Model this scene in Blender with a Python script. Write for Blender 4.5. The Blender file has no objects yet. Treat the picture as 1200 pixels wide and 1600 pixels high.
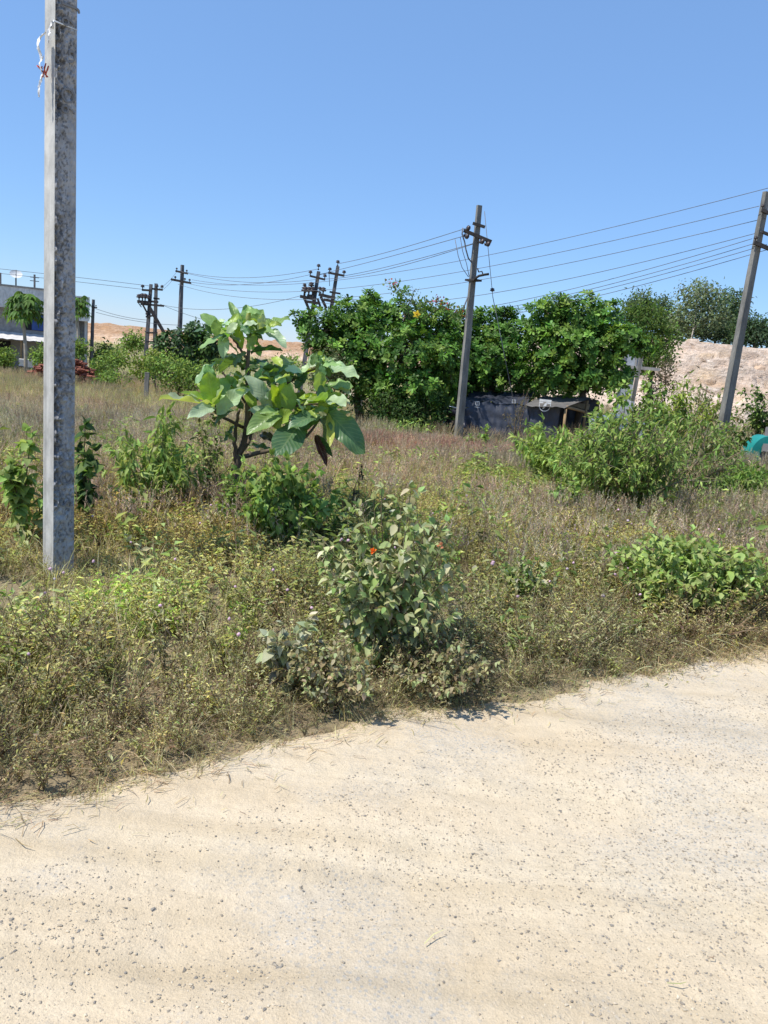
import bpy, bmesh, math, random
import numpy as np

random.seed(11)
rng = np.random.default_rng(11)
scn = bpy.context.scene
COL = scn.collection
PI = math.pi

# ------------------------------------------------------------------ camera maths
F = 1202.0
PITCH, ROLL, EYE = math.radians(11.75), math.radians(5.5), 1.65
fw = np.array([0, math.cos(PITCH), -math.sin(PITCH)])
_r0 = np.array([1.0, 0, 0]); _u0 = np.array([0, math.sin(PITCH), math.cos(PITCH)])
RT = math.cos(ROLL) * _r0 + math.sin(ROLL) * _u0
UP = -math.sin(ROLL) * _r0 + math.cos(ROLL) * _u0
CAM = np.array([0, 0, EYE])
def ray(px, py): return fw + (px - 600) / F * RT - (py - 800) / F * UP
def at(px, py, Y):
    d = ray(px, py); return CAM + d * (Y / d[1])
def sc(px, py, Y):
    return (Y / ray(px, py)[1]) / F
def proj(P):
    v = np.asarray(P, float) - CAM
    z = v @ fw
    return 600 + F * (v @ RT) / z, 800 - F * (v @ UP) / z

# ------------------------------------------------------------------ noise
def _hash(i, j, k, s):
    h = (i * 374761393 + j * 668265263 + k * 2147483647 + s * 974634777) & 0xFFFFFFFF
    h = ((h ^ (h >> 13)) * 1274126177) & 0xFFFFFFFF
    h = ((h ^ (h >> 16)) * 2246822519) & 0xFFFFFFFF
    return ((h ^ (h >> 15)) & 0xFFFFFF) / float(0xFFFFFF)
def vnoise(x, y, z=0.0, s=0):
    x, y, z = np.broadcast_arrays(np.asarray(x, float), np.asarray(y, float), np.asarray(z, float))
    xi, yi, zi = np.floor(x).astype(np.int64), np.floor(y).astype(np.int64), np.floor(z).astype(np.int64)
    fx, fy, fz = x - xi, y - yi, z - zi
    fx, fy, fz = [q * q * (3 - 2 * q) for q in (fx, fy, fz)]
    out = 0
    for a in (0, 1):
        for b in (0, 1):
            for c in (0, 1):
                w = (fx if a else 1 - fx) * (fy if b else 1 - fy) * (fz if c else 1 - fz)
                out = out + w * _hash(xi + a, yi + b, zi + c, s)
    return out
def fbm(x, y, z=0.0, s=0, o=4):
    t, a, n = 0, 0.5, 0
    for k in range(o):
        f = 2.0 ** k
        t = t + a * vnoise(np.asarray(x) * f, np.asarray(y) * f, np.asarray(z) * f, s + k * 7); n += a; a *= 0.5
    return t / n

# ------------------------------------------------------------------ terrain
EX = np.array([-40, -9, -3, -1.2, -0.86, -0.32, 0.15, 0.74, 1.54, 2.56, 5, 12, 60])
EY = np.array([-27, -3.5, 1.0, 2.33, 2.61, 3.03, 3.34, 3.64, 4.15, 4.75, 6.2, 10.5, 42])
def edge_y(x): return np.interp(x, EX, EY)
def smooth(a, b, v):
    t = np.clip((np.asarray(v, float) - a) / (b - a), 0, 1); return t * t * (3 - 2 * t)
def ground_z(x, y):
    x = np.asarray(x, float); y = np.asarray(y, float)
    slope = 0.047 * (1 - 0.92 * smooth(1.5, 8.5, x - 0.10 * y + 1.5))
    z = -slope * np.clip(y - 6, 0, 50)
    z = z - smooth(26, 62, y) * 2.1 * smooth(5, 14, x - 0.05 * y)
    z = z + smooth(62, 120, y) * 1.2
    z = z + (fbm(x * 0.5, y * 0.5, 0, 3) - 0.5) * 0.16 * smooth(0.3, 2.0, y - edge_y(x))
    return z
def gp(px, py):
    d = ray(px, py)
    t = 1.0
    for _ in range(4000):
        P = CAM + d * t
        if P[2] < ground_z(P[0], P[1]): return P
        t += 0.004 * t + 0.004
    return P

# ------------------------------------------------------------------ mesh helpers
class Geo:
    def __init__(s): s.V, s.Q, s.T, s.C, s.U, s.n = [], [], [], [], [], 0
    def add(s, V, quads=None, tris=None, col=(0.5, 0.5, 0.5), uv=None):
        V = np.asarray(V, float).reshape(-1, 3); n = len(V)
        if quads is not None and len(quads): s.Q.append(np.asarray(quads, np.int64).reshape(-1, 4) + s.n)
        if tris is not None and len(tris): s.T.append(np.asarray(tris, np.int64).reshape(-1, 3) + s.n)
        c = np.asarray(col, float)
        s.C.append(np.broadcast_to(c, (n, 3)) if c.ndim < 2 else c)
        s.U.append(np.zeros((n, 3)) if uv is None else uv)
        s.V.append(V); s.n += n
    def inst(s, T, P, M, col):
        """copies of template T at P (N,3) with matrices M (N,3,3); col (N,3) multiplies the template's colour"""
        P = np.asarray(P, float); N = len(P)
        if N == 0: return
        nv = len(T['V'])
        V = np.einsum('nij,vj->nvi', M, T['V']) + P[:, None, :]
        off = (np.arange(N) * nv)[:, None, None]
        Q = (T['Q'][None] + off).reshape(-1, 4) if len(T['Q']) else None
        R = (T['T'][None] + off).reshape(-1, 3) if len(T['T']) else None
        C = (T['C'][None] * np.asarray(col)[:, None, :]).reshape(-1, 3)
        U = np.broadcast_to(T['U'][None], (N, nv, 3)).copy()
        U[:, :, 2] = rng.random(N)[:, None]
        s.add(V.reshape(-1, 3), Q, R, C, U.reshape(-1, 3))
    def template(s):
        cat = lambda L, k: np.concatenate(L) if L else np.zeros((0, k), np.int64)
        return dict(V=np.concatenate(s.V), Q=cat(s.Q, 4), T=cat(s.T, 3), C=np.concatenate(s.C), U=np.concatenate(s.U))
    def build(s, name, mat, parent=None, smooth_faces=True):
        me = bpy.data.meshes.new(name)
        V = np.concatenate(s.V)
        Q = np.concatenate(s.Q) if s.Q else np.zeros((0, 4), np.int64)
        T = np.concatenate(s.T) if s.T else np.zeros((0, 3), np.int64)
        me.vertices.add(len(V)); me.vertices.foreach_set('co', V.astype(np.float32).ravel())
        idx = np.concatenate([Q.ravel(), T.ravel()]).astype(np.int32)
        me.loops.add(len(idx)); me.loops.foreach_set('vertex_index', idx)
        nq, nt = len(Q), len(T)
        me.polygons.add(nq + nt)
        st = np.concatenate([np.arange(nq) * 4, nq * 4 + np.arange(nt) * 3]).astype(np.int32)
        me.polygons.foreach_set('loop_start', st)
        a = me.attributes.new('Col', 'FLOAT_COLOR', 'POINT')
        C = np.concatenate([np.concatenate(s.C), np.ones((len(V), 1))], 1)
        a.data.foreach_set('color', C.astype(np.float32).ravel())
        b = me.attributes.new('luv', 'FLOAT_VECTOR', 'POINT')
        b.data.foreach_set('vector', np.concatenate(s.U).astype(np.float32).ravel())
        me.update(calc_edges=True)
        me.polygons.foreach_set('use_smooth', np.full(nq + nt, bool(smooth_faces)))
        if mat: me.materials.append(mat)
        o = bpy.data.objects.new(name, me); COL.objects.link(o)
        if parent is not None:
            o.parent = parent
            o.matrix_parent_inverse = parent.matrix_basis.inverted()
        return o

def unit(v):
    v = np.asarray(v, float); return v / (np.linalg.norm(v, axis=-1, keepdims=True) + 1e-9)

def tube(g, pts, rad, sides=6, col=(0.3, 0.3, 0.3), cap=True):
    pts = np.asarray(pts, float); n = len(pts)
    rad = np.broadcast_to(np.asarray(rad, float), (n,))
    tan = unit(np.gradient(pts, axis=0))
    ref = np.array([0.0, 0, 1]) if abs(tan[0][2]) < 0.9 else np.array([1.0, 0, 0])
    a = unit(np.cross(tan[0], ref)); rings = []
    for i in range(n):
        a = unit(a - tan[i] * (a @ tan[i])); b = np.cross(tan[i], a)
        th = np.arange(sides) / sides * 2 * PI
        rings.append(pts[i] + rad[i] * (np.cos(th)[:, None] * a + np.sin(th)[:, None] * b))
    V = np.concatenate(rings); Q = []
    for i in range(n - 1):
        for k in range(sides):
            k2 = (k + 1) % sides
            Q.append((i * sides + k, i * sides + k2, (i + 1) * sides + k2, (i + 1) * sides + k))
    T = []
    if cap:
        V = np.concatenate([V, pts[:1], pts[-1:]]); c0, c1 = n * sides, n * sides + 1
        for k in range(sides):
            k2 = (k + 1) % sides
            T.append((c0, k2, k)); T.append((c1, (n - 1) * sides + k, (n - 1) * sides + k2))
    g.add(V, Q, T, col)

BQ = [(0, 3, 2, 1), (4, 5, 6, 7), (0, 1, 5, 4), (1, 2, 6, 5), (2, 3, 7, 6), (3, 0, 4, 7)]
def box(g, lo, hi, M=None, O=None, col=(0.5, 0.5, 0.5)):
    x0, y0, z0 = lo; x1, y1, z1 = hi
    V = np.array([(x0, y0, z0), (x1, y0, z0), (x1, y1, z0), (x0, y1, z0), (x0, y0, z1), (x1, y0, z1), (x1, y1, z1), (x0, y1, z1)], float)
    if M is not None: V = V @ np.asarray(M).T
    if O is not None: V = V + O
    g.add(V, BQ, None, col)
def bar(g, A, B, w, h, col=(0.5, 0.5, 0.5), w2=None, h2=None):
    """rectangular bar from A to B, tapering"""
    A = np.asarray(A, float); B = np.asarray(B, float); d = unit(B - A)
    ref = np.array([0, 0, 1.0]) if abs(d[2]) < 0.9 else np.array([0, 1.0, 0])
    a = unit(np.cross(d, ref)); b = np.cross(d, a)
    w2 = w if w2 is None else w2; h2 = h if h2 is None else h2
    V = []
    for P, ww, hh in ((A, w, h), (B, w2, h2)):
        for sx, sy in ((-1, -1), (1, -1), (1, 1), (-1, 1)):
            V.append(P + a * sx * ww / 2 + b * sy * hh / 2)
    g.add(V, BQ, None, col)
def grid_faces(nu, nv):
    i = np.arange(nu - 1)[:, None]; j = np.arange(nv - 1)[None]
    a = i * nv + j
    return np.stack([a, a + nv, a + nv + 1, a + 1], -1).reshape(-1, 4)

def rot_z(a):
    c, s = math.cos(a), math.sin(a); return np.array([[c, -s, 0], [s, c, 0], [0, 0, 1.0]])

def tag(o, label, cat, group=None, kind=None):
    if label: o['label'] = label
    if cat: o['category'] = cat
    if group: o['group'] = group
    if kind: o['kind'] = kind
    return o
def thing(name, label, cat, loc=(0, 0, 0), group=None):
    o = bpy.data.objects.new(name, None); COL.objects.link(o)
    o.location = tuple(float(v) for v in loc); o.empty_display_size = 0.2
    bpy.context.view_layer.update()
    return tag(o, label, cat, group)

# ------------------------------------------------------------------ materials
def newmat(name):
    m = bpy.data.materials.new(name); m.use_nodes = True
    nt = m.node_tree; nt.nodes.clear()
    out = nt.nodes.new('ShaderNodeOutputMaterial')
    return m, nt, out
def N(nt, typ, **kw):
    n = nt.nodes.new(typ)
    for k, v in kw.items():
        if k.startswith('in_'):
            n.inputs[k[3:].replace('_', ' ')].default_value = v
        else: setattr(n, k, v)
    return n
def mixc(nt, fac, a, b, typ='MIX'):
    n = nt.nodes.new('ShaderNodeMix'); n.data_type = 'RGBA'; n.blend_type = typ
    for sock, v in ((n.inputs[0], fac), (n.inputs[6], a), (n.inputs[7], b)):
        if hasattr(v, 'is_linked') or hasattr(v, 'links'): nt.links.new(v, sock)
        else: sock.default_value = v if not isinstance(v, tuple) else (*v, 1.0)[:4]
    return n.outputs[2]
def ramp(nt, src, stops):
    n = nt.nodes.new('ShaderNodeValToRGB')
    el = n.color_ramp.elements
    while len(el) > 1: el.remove(el[-1])
    el[0].position = stops[0][0]; el[0].color = (*stops[0][1], 1)
    for p, c in stops[1:]:
        e = el.new(p); e.color = (*c, 1)
    nt.links.new(src, n.inputs[0]); return n.outputs[0]
def noise(nt, scale, detail=4, rough=0.55, vec=None, dist=0.0):
    n = N(nt, 'ShaderNodeTexNoise'); n.inputs['Scale'].default_value = scale
    n.inputs['Detail'].default_value = detail; n.inputs['Roughness'].default_value = rough
    n.inputs['Distortion'].default_value = dist
    if vec is not None: nt.links.new(vec, n.inputs['Vector'])
    return n.outputs['Fac']
def coords(nt, scale=(1, 1, 1), rz=0.0):
    tc = N(nt, 'ShaderNodeTexCoord'); mp = N(nt, 'ShaderNodeMapping')
    mp.inputs['Scale'].default_value = scale; mp.inputs['Rotation'].default_value = (0, 0, rz)
    nt.links.new(tc.outputs['Object'], mp.inputs[0]); return mp.outputs[0]
def bump(nt, h, strength=0.5, dist=0.02, normal=None):
    b = N(nt, 'ShaderNodeBump'); b.inputs['Strength'].default_value = strength; b.inputs['Distance'].default_value = dist
    nt.links.new(h, b.inputs['Height'])
    if normal is not None: nt.links.new(normal, b.inputs['Normal'])
    return b.outputs[0]

def leaf_mat(name, rough=0.5, trans=0.3, spec=0.4, veins=False, tint=(1.25, 1.3, 0.7)):
    m, nt, out = newmat(name)
    at_ = N(nt, 'ShaderNodeAttribute', attribute_name='Col')
    c = at_.outputs['Color']
    nz = noise(nt, 9.0, 3, vec=coords(nt))
    c = mixc(nt, 1.0, c, ramp(nt, nz, [(0.3, (0.78, 0.78, 0.78)), (0.7, (1.2, 1.2, 1.2))]), 'MULTIPLY')
    nrm = None
    if veins:
        lu = N(nt, 'ShaderNodeAttribute', attribute_name='luv')
        sp = N(nt, 'ShaderNodeSeparateXYZ'); nt.links.new(lu.outputs['Vector'], sp.inputs[0])
        au = N(nt, 'ShaderNodeMath', operation='ABSOLUTE'); nt.links.new(sp.outputs[0], au.inputs[0])
        k = N(nt, 'ShaderNodeMath', operation='MULTIPLY'); nt.links.new(au.outputs[0], k.inputs[0]); k.inputs[1].default_value = 0.28
        d = N(nt, 'ShaderNodeMath', operation='SUBTRACT'); nt.links.new(sp.outputs[1], d.inputs[0]); nt.links.new(k.outputs[0], d.inputs[1])
        f = N(nt, 'ShaderNodeMath', operation='MULTIPLY'); nt.links.new(d.outputs[0], f.inputs[0]); f.inputs[1].default_value = 2 * PI * 10
        sn = N(nt, 'ShaderNodeMath', operation='SINE'); nt.links.new(f.outputs[0], sn.inputs[0])
        vr = ramp(nt, sn.outputs[0], [(0.80, (0, 0, 0)), (0.97, (1, 1, 1))])
        mr = ramp(nt, au.outputs[0], [(0.03, (1, 1, 1)), (0.075, (0, 0, 0))])
        vv = mixc(nt, 1.0, vr, mr, 'LIGHTEN')
        c = mixc(nt, 0.22, c, mixc(nt, vv, c, (0.42, 0.5, 0.22)))
        s2 = N(nt, 'ShaderNodeMath', operation='MULTIPLY'); nt.links.new(sn.outputs[0], s2.inputs[0]); s2.inputs[1].default_value = -0.5
        nrm = bump(nt, s2.outputs[0], 0.16, 0.01)
    p = N(nt, 'ShaderNodeBsdfPrincipled')
    p.inputs['Roughness'].default_value = rough; p.inputs['Specular IOR Level'].default_value = spec
    nt.links.new(c, p.inputs['Base Color'])
    if nrm is not None: nt.links.new(nrm, p.inputs['Normal'])
    t = N(nt, 'ShaderNodeBsdfTranslucent')
    tcol = mixc(nt, 1.0, c, tint, 'MULTIPLY'); nt.links.new(tcol, t.inputs['Color'])
    mx = N(nt, 'ShaderNodeMixShader'); mx.inputs[0].default_value = trans
    nt.links.new(p.outputs[0], mx.inputs[1]); nt.links.new(t.outputs[0], mx.inputs[2])
    nt.links.new(mx.outputs[0], out.inputs[0])
    return m

def surf(name, stops, scale=4.0, rough=0.85, bstr=0.3, bdist=0.02, bscale=20.0, detail=6, stretch=(1, 1, 1), metallic=0.0, spec=0.3, usecol=False, fine=None):
    m, nt, out = newmat(name)
    vec = coords(nt, stretch)
    c = ramp(nt, noise(nt, scale, detail, 0.6, vec), stops)
    if fine:
        c = mixc(nt, 1.0, c, ramp(nt, noise(nt, fine, 3, 0.6, vec), [(0.3, (0.8, 0.8, 0.8)), (0.7, (1.18, 1.18, 1.18))]), 'MULTIPLY')
    if usecol:
        a = N(nt, 'ShaderNodeAttribute', attribute_name='Col')
        c = mixc(nt, 1.0, c, a.outputs['Color'], 'MULTIPLY')
    p = N(nt, 'ShaderNodeBsdfPrincipled'); p.inputs['Roughness'].default_value = rough
    p.inputs['Metallic'].default_value = metallic; p.inputs['Specular IOR Level'].default_value = spec
    nt.links.new(c, p.inputs['Base Color'])
    if bstr > 0: nt.links.new(bump(nt, noise(nt, bscale, 5, 0.6, vec), bstr, bdist), p.inputs['Normal'])
    nt.links.new(p.outputs[0], out.inputs[0]); return m

M = {}
M['dusty'] = leaf_mat('dusty_leaf', 0.9, 0.35, 0.04, tint=(1.15, 1.15, 0.8))
M['leaf'] = leaf_mat('leaf', 0.55, 0.42, 0.2, tint=(1.2, 1.2, 0.75))
M['gloss'] = leaf_mat('glossy_leaf', 0.45, 0.3, 0.22)
M['big'] = leaf_mat('big_leaf', 0.38, 0.36, 0.5, veins=True, tint=(1.5, 1.45, 0.35))
M['grass'] = leaf_mat('grass_blade', 0.85, 0.4, 0.06, tint=(1.1, 1.05, 0.8))
M['weed'] = leaf_mat('weed_leaf', 0.85, 0.5, 0.04, tint=(1.15, 1.1, 0.75))
M['petal'] = leaf_mat('petal', 0.7, 0.3, 0.1, tint=(1, 1, 1))
M['bark'] = surf('bark', [(0.3, (0.06, 0.045, 0.03)), (0.7, (0.17, 0.13, 0.095))], 12, 0.9, 0.6, 0.02, 30, stretch=(1, 1, 0.3))
M['palebark'] = surf('pale_bark', [(0.3, (0.28, 0.24, 0.19)), (0.7, (0.42, 0.38, 0.32))], 6, 0.9, 0.4)
M['twig'] = surf('twig', [(0.3, (0.75, 0.75, 0.75)), (0.7, (1.2, 1.2, 1.2))], 14, 0.85, 0.2, usecol=True)
M['pole'] = surf('old_concrete', [(0.25, (0.10, 0.096, 0.088)), (0.5, (0.18, 0.175, 0.16)), (0.75, (0.28, 0.265, 0.24))], 3.0, 0.9, 0.4, 0.01, 40, stretch=(2, 2, 0.5), fine=30)
M['farpole'] = surf('weathered_pole', [(0.3, (0.07, 0.07, 0.075)), (0.7, (0.16, 0.16, 0.165))], 2.0, 0.9, 0.2)
M['steel'] = surf('rusty_steel', [(0.3, (0.02, 0.018, 0.017)), (0.7, (0.06, 0.05, 0.045))], 10, 0.7, 0.2)
M['ceramic'] = surf('brown_ceramic', [(0.3, (0.04, 0.03, 0.03)), (0.7, (0.09, 0.07, 0.065))], 10, 0.3, 0.0)
M['wire'] = surf('wire_metal', [(0.3, (0.10, 0.10, 0.11)), (0.7, (0.2, 0.2, 0.21))], 3, 0.6, 0.0)
M['wall'] = surf('stained_plaster', [(0.3, (0.5, 0.49, 0.47)), (0.6, (0.7, 0.69, 0.67)), (0.8, (0.78, 0.77, 0.75))], 0.9, 0.9, 0.15, stretch=(1, 1, 0.5), fine=7)
M['shedwall'] = surf('pale_blue_plaster', [(0.3, (0.30, 0.33, 0.37)), (0.7, (0.42, 0.45, 0.49))], 1.2, 0.9, 0.15, fine=6)
M['greywall'] = surf('grey_plaster', [(0.3, (0.22, 0.21, 0.2)), (0.7, (0.36, 0.34, 0.32))], 1.2, 0.9, 0.15, fine=6)
M['dark'] = surf('unlit_interior_panel', [(0.3, (0.012, 0.012, 0.014)), (0.7, (0.03, 0.03, 0.032))], 3, 0.9, 0.0)  # dark colour standing in for the shade inside unlit rooms
M['blue'] = surf('blue_paint', [(0.3, (0.03, 0.07, 0.22)), (0.7, (0.05, 0.1, 0.3))], 4, 0.6, 0.0)
M['white'] = surf('white_paint', [(0.3, (0.6, 0.6, 0.58)), (0.7, (0.8, 0.8, 0.78))], 5, 0.6, 0.0)
M['sheet'] = surf('tin_sheet', [(0.3, (0.45, 0.43, 0.4)), (0.7, (0.72, 0.7, 0.67))], 2, 0.6, 0.15)
M['brick'] = surf('red_brick', [(0.3, (0.13, 0.045, 0.03)), (0.7, (0.3, 0.11, 0.07))], 4, 0.9, 0.4, fine=15)
M['stone'] = surf('stone', [(0.3, (0.8, 0.8, 0.8)), (0.7, (1.15, 1.15, 1.15))], 60, 0.85, 0.3, 0.004, 120, usecol=True)
M['boulder'] = surf('boulder', [(0.3, (0.75, 0.75, 0.75)), (0.7, (1.2, 1.2, 1.2))], 2.0, 0.9, 0.6, 0.1, 4, usecol=True)
M['tarp'] = surf('black_tarpaulin', [(0.3, (0.022, 0.026, 0.040)), (0.7, (0.055, 0.062, 0.085))], 2.5, 0.5, 0.35, 0.03, 9, spec=0.5)
M['tarptop'] = surf('grey_and_sunlit_tarpaulin', [(0.3, (0.10, 0.095, 0.09)), (0.7, (0.17, 0.16, 0.15))], 3, 0.75, 0.3, 0.02, 9)  # sunlit tone of the shack flap put into colour; cart cover's own grey
M['bluetarp'] = surf('pale_blue_plastic', [(0.3, (0.10, 0.135, 0.2)), (0.7, (0.18, 0.225, 0.31))], 3, 0.55, 0.5, 0.04, 7)
M['teal'] = surf('teal_fibreglass', [(0.3, (0.012, 0.20, 0.175)), (0.7, (0.02, 0.25, 0.22))], 4, 0.45, 0.0)
M['wood'] = surf('plain_wood', [(0.3, (0.22, 0.14, 0.07)), (0.7, (0.36, 0.25, 0.13))], 5, 0.8, 0.3, stretch=(6, 6, 1))
M['plastic'] = surf('white_plastic', [(0.3, (0.7, 0.7, 0.7)), (0.7, (0.85, 0.85, 0.85))], 8, 0.5, 0.4, 0.01, 30)
M['redcloth'] = surf('red_thread', [(0.3, (0.5, 0.08, 0.05)), (0.7, (0.65, 0.14, 0.1))], 8, 0.7, 0.0)
M['rubber'] = surf('rubber', [(0.3, (0.015, 0.015, 0.015)), (0.7, (0.03, 0.03, 0.03))], 8, 0.8, 0.0)
M['chrome'] = surf('chrome', [(0.3, (0.5, 0.5, 0.52)), (0.7, (0.6, 0.6, 0.62))], 8, 0.25, 0.0, metallic=1.0)
M['bikepaint'] = surf('dark_paint', [(0.3, (0.02, 0.02, 0.03)), (0.7, (0.03, 0.03, 0.045))], 8, 0.3, 0.0)

# near pole concrete: two tones of weathering on its own
def pole_near_mat():
    m, nt, out = newmat('pole_concrete')
    vec = coords(nt, (1, 1, 0.8))
    c = ramp(nt, noise(nt, 9, 7, 0.65, vec), [(0.25, (0.24, 0.235, 0.22)), (0.5, (0.36, 0.355, 0.335)), (0.8, (0.5, 0.49, 0.46))])
    vs = coords(nt, (30, 30, 0.8))
    c = mixc(nt, 0.16, c, ramp(nt, noise(nt, 2, 4, 0.6, vs), [(0.35, (0.55, 0.55, 0.53)), (0.65, (1.1, 1.1, 1.1))]), 'MULTIPLY')
    a = N(nt, 'ShaderNodeAttribute', attribute_name='Col')
    c = mixc(nt, 1.0, c, a.outputs['Color'], 'MULTIPLY')
    p = N(nt, 'ShaderNodeBsdfPrincipled'); p.inputs['Roughness'].default_value = 0.9
    nt.links.new(c, p.inputs['Base Color'])
    nt.links.new(bump(nt, noise(nt, 60, 6, 0.7, coords(nt)), 0.4, 0.006), p.inputs['Normal'])
    nt.links.new(p.outputs[0], out.inputs[0]); return m
M['nearpole'] = pole_near_mat()

def road_mat():
    m, nt, out = newmat('dusty_road')
    RZ = -math.radians(33)
    v = coords(nt)
    vs = coords(nt, (0.35, 2.2, 1), RZ)
    big = noise(nt, 1.1, 5, 0.55, vs)
    c = ramp(nt, big, [(0.3, (0.515, 0.415, 0.28)), (0.5, (0.595, 0.49, 0.345)), (0.7, (0.66, 0.555, 0.4))])
    # patches where the grey metalling shows through
    gm = noise(nt, 0.9, 4, 0.6, v)
    gmask = ramp(nt, gm, [(0.46, (0, 0, 0)), (0.6, (1, 1, 1))])
    chip = N(nt, 'ShaderNodeTexVoronoi'); chip.inputs['Scale'].default_value = 60; nt.links.new(v, chip.inputs['Vector'])
    chipm = ramp(nt, chip.outputs['Distance'], [(0.24, (1, 1, 1)), (0.38, (0, 0, 0))])
    chips = mixc(nt, 1.0, chipm, gmask, 'MULTIPLY')
    c = mixc(nt, chips, c, (0.35, 0.335, 0.305))
    c = mixc(nt, mixc(nt, 1.0, gmask, (0.4, 0.4, 0.4), 'MULTIPLY'), c, (0.49, 0.45, 0.385))
    grain = noise(nt, 160, 3, 0.7, v)
    c = mixc(nt, 1.0, c, ramp(nt, grain, [(0.3, (0.86, 0.86, 0.86)), (0.7, (1.1, 1.1, 1.1))]), 'MULTIPLY')
    mid = noise(nt, 14, 6, 0.7, v)
    c = mixc(nt, 1.0, c, ramp(nt, mid, [(0.3, (0.93, 0.92, 0.9)), (0.7, (1.05, 1.05, 1.05))]), 'MULTIPLY')
    trk = noise(nt, 1.0, 3, 0.5, coords(nt, (0.12, 3.6, 1), RZ))
    c = mixc(nt, 1.0, c, ramp(nt, trk, [(0.3, (0.86, 0.84, 0.80)), (0.48, (1, 1, 1)), (0.66, (1.04, 1.03, 1.02))]), 'MULTIPLY')
    for sc_, r0_, r1_, dark in ((150, .10, .2, (0.30, 0.28, 0.25)), (300, .12, .26, (0.36, 0.33, 0.29))):
        vo = N(nt, 'ShaderNodeTexVoronoi'); vo.inputs['Scale'].default_value = sc_; nt.links.new(v, vo.inputs['Vector'])
        sel = ramp(nt, vo.outputs['Color'], [(0.52, (0, 0, 0)), (0.62, (1, 1, 1))])
        dm = mixc(nt, 1.0, ramp(nt, vo.outputs['Distance'], [(r0_, (1, 1, 1)), (r1_, (0, 0, 0))]), sel, 'MULTIPLY')
        c = mixc(nt, mixc(nt, 1.0, dm, (.75, .75, .75), 'MULTIPLY'), c, dark)
    p = N(nt, 'ShaderNodeBsdfPrincipled'); p.inputs['Roughness'].default_value = 0.95; p.inputs['Specular IOR Level'].default_value = 0.15
    nt.links.new(c, p.inputs['Base Color'])
    b1 = bump(nt, mid, 0.5, 0.025); b2 = bump(nt, grain, 0.5, 0.006, b1)
    b3 = bump(nt, noise(nt, 3, 4, 0.6, vs), 0.4, 0.04, b2)
    nt.links.new(b3, p.inputs['Normal'])
    nt.links.new(p.outputs[0], out.inputs[0]); return m
M['road'] = road_mat()

def ground_mat():
    m, nt, out = newmat('field_soil')
    v = coords(nt)
    c = ramp(nt, noise(nt, 0.35, 6, 0.6, v), [(0.3, (0.2, 0.16, 0.09)), (0.5, (0.3, 0.24, 0.15)), (0.7, (0.22, 0.2, 0.1))])
    c = mixc(nt, 1.0, c, ramp(nt, noise(nt, 25, 4, 0.7, v), [(0.3, (0.7, 0.7, 0.7)), (0.7, (1.25, 1.2, 1.1))]), 'MULTIPLY')
    p = N(nt, 'ShaderNodeBsdfPrincipled'); p.inputs['Roughness'].default_value = 0.95
    nt.links.new(c, p.inputs['Base Color'])
    nt.links.new(bump(nt, noise(nt, 30, 5, 0.7, v), 0.7, 0.04), p.inputs['Normal'])
    nt.links.new(p.outputs[0], out.inputs[0]); return m
M['ground'] = ground_mat()

def quarry_mat(name, stops, orange):
    m, nt, out = newmat(name)
    v = coords(nt, (1, 1, 1.8))
    c = ramp(nt, noise(nt, 0.5, 8, 0.65, v, 0.6), stops)
    om = ramp(nt, noise(nt, 0.22, 5, 0.6, v), [(0.52, (0, 0, 0)), (0.68, (1, 1, 1))])
    c = mixc(nt, om, c, orange)
    c = mixc(nt, 1.0, c, ramp(nt, noise(nt, 2.6, 6, 0.75, v), [(0.3, (0.68, 0.66, 0.64)), (0.7, (1.15, 1.15, 1.15))]), 'MULTIPLY')
    a = N(nt, 'ShaderNodeAttribute', attribute_name='Col')
    c = mixc(nt, 1.0, c, a.outputs['Color'], 'MULTIPLY')
    p = N(nt, 'ShaderNodeBsdfPrincipled'); p.inputs['Roughness'].default_value = 0.95; p.inputs['Specular IOR Level'].default_value = 0.1
    nt.links.new(c, p.inputs['Base Color'])
    nt.links.new(bump(nt, noise(nt, 1.8, 7, 0.7, v), 0.9, 0.5), p.inputs['Normal'])
    nt.links.new(p.outputs[0], out.inputs[0]); return m
M['quarry'] = quarry_mat('cut_laterite', [(0.3, (0.64, 0.48, 0.365)), (0.5, (0.77, 0.615, 0.49)), (0.72, (0.87, 0.75, 0.63))], (0.66, 0.49, 0.32))
M['bank'] = quarry_mat('orange_earth', [(0.3, (0.42, 0.24, 0.13)), (0.5, (0.52, 0.33, 0.20)), (0.72, (0.62, 0.45, 0.32))], (0.48, 0.28, 0.14))

# ------------------------------------------------------------------ leaf templates (unit length along +Y, normal +Z)
def leaf_template(prof, width, fold=0.25, curl=0.25, ts=None, wave=0.0):
    ts = np.asarray(ts if ts is not None else np.linspace(0, 1, len(prof)))
    hw = np.asarray(prof, float) * width / 2
    g = Geo(); n = len(ts)
    V, U = [], []
    for i, t in enumerate(ts):
        z = -curl * t * t
        V.append((0, t, z)); U.append((0, t, 0))
    L = {}
    for s in (-1, 1):
        for i in range(1, n - 1):
            t = ts[i]; w = hw[i]
            L[(s, i)] = len(V)
            V.append((s * w, t, -curl * t * t + fold * w + wave * w * math.sin(7 * t + s)))
            U.append((s, t, 0))
    Q, T = [], []
    for s in (-1, 1):
        def o(*f): return f if s > 0 else f[::-1]
        T.append(o(0, L[(s, 1)], 1)); T.append(o(n - 2, L[(s, n - 2)], n - 1))
        for i in range(1, n - 2):
            Q.append(o(i, L[(s, i)], L[(s, i + 1)], i + 1))
    g.add(V, Q, T, (1, 1, 1), np.array(U, float))
    return g.template()
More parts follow.
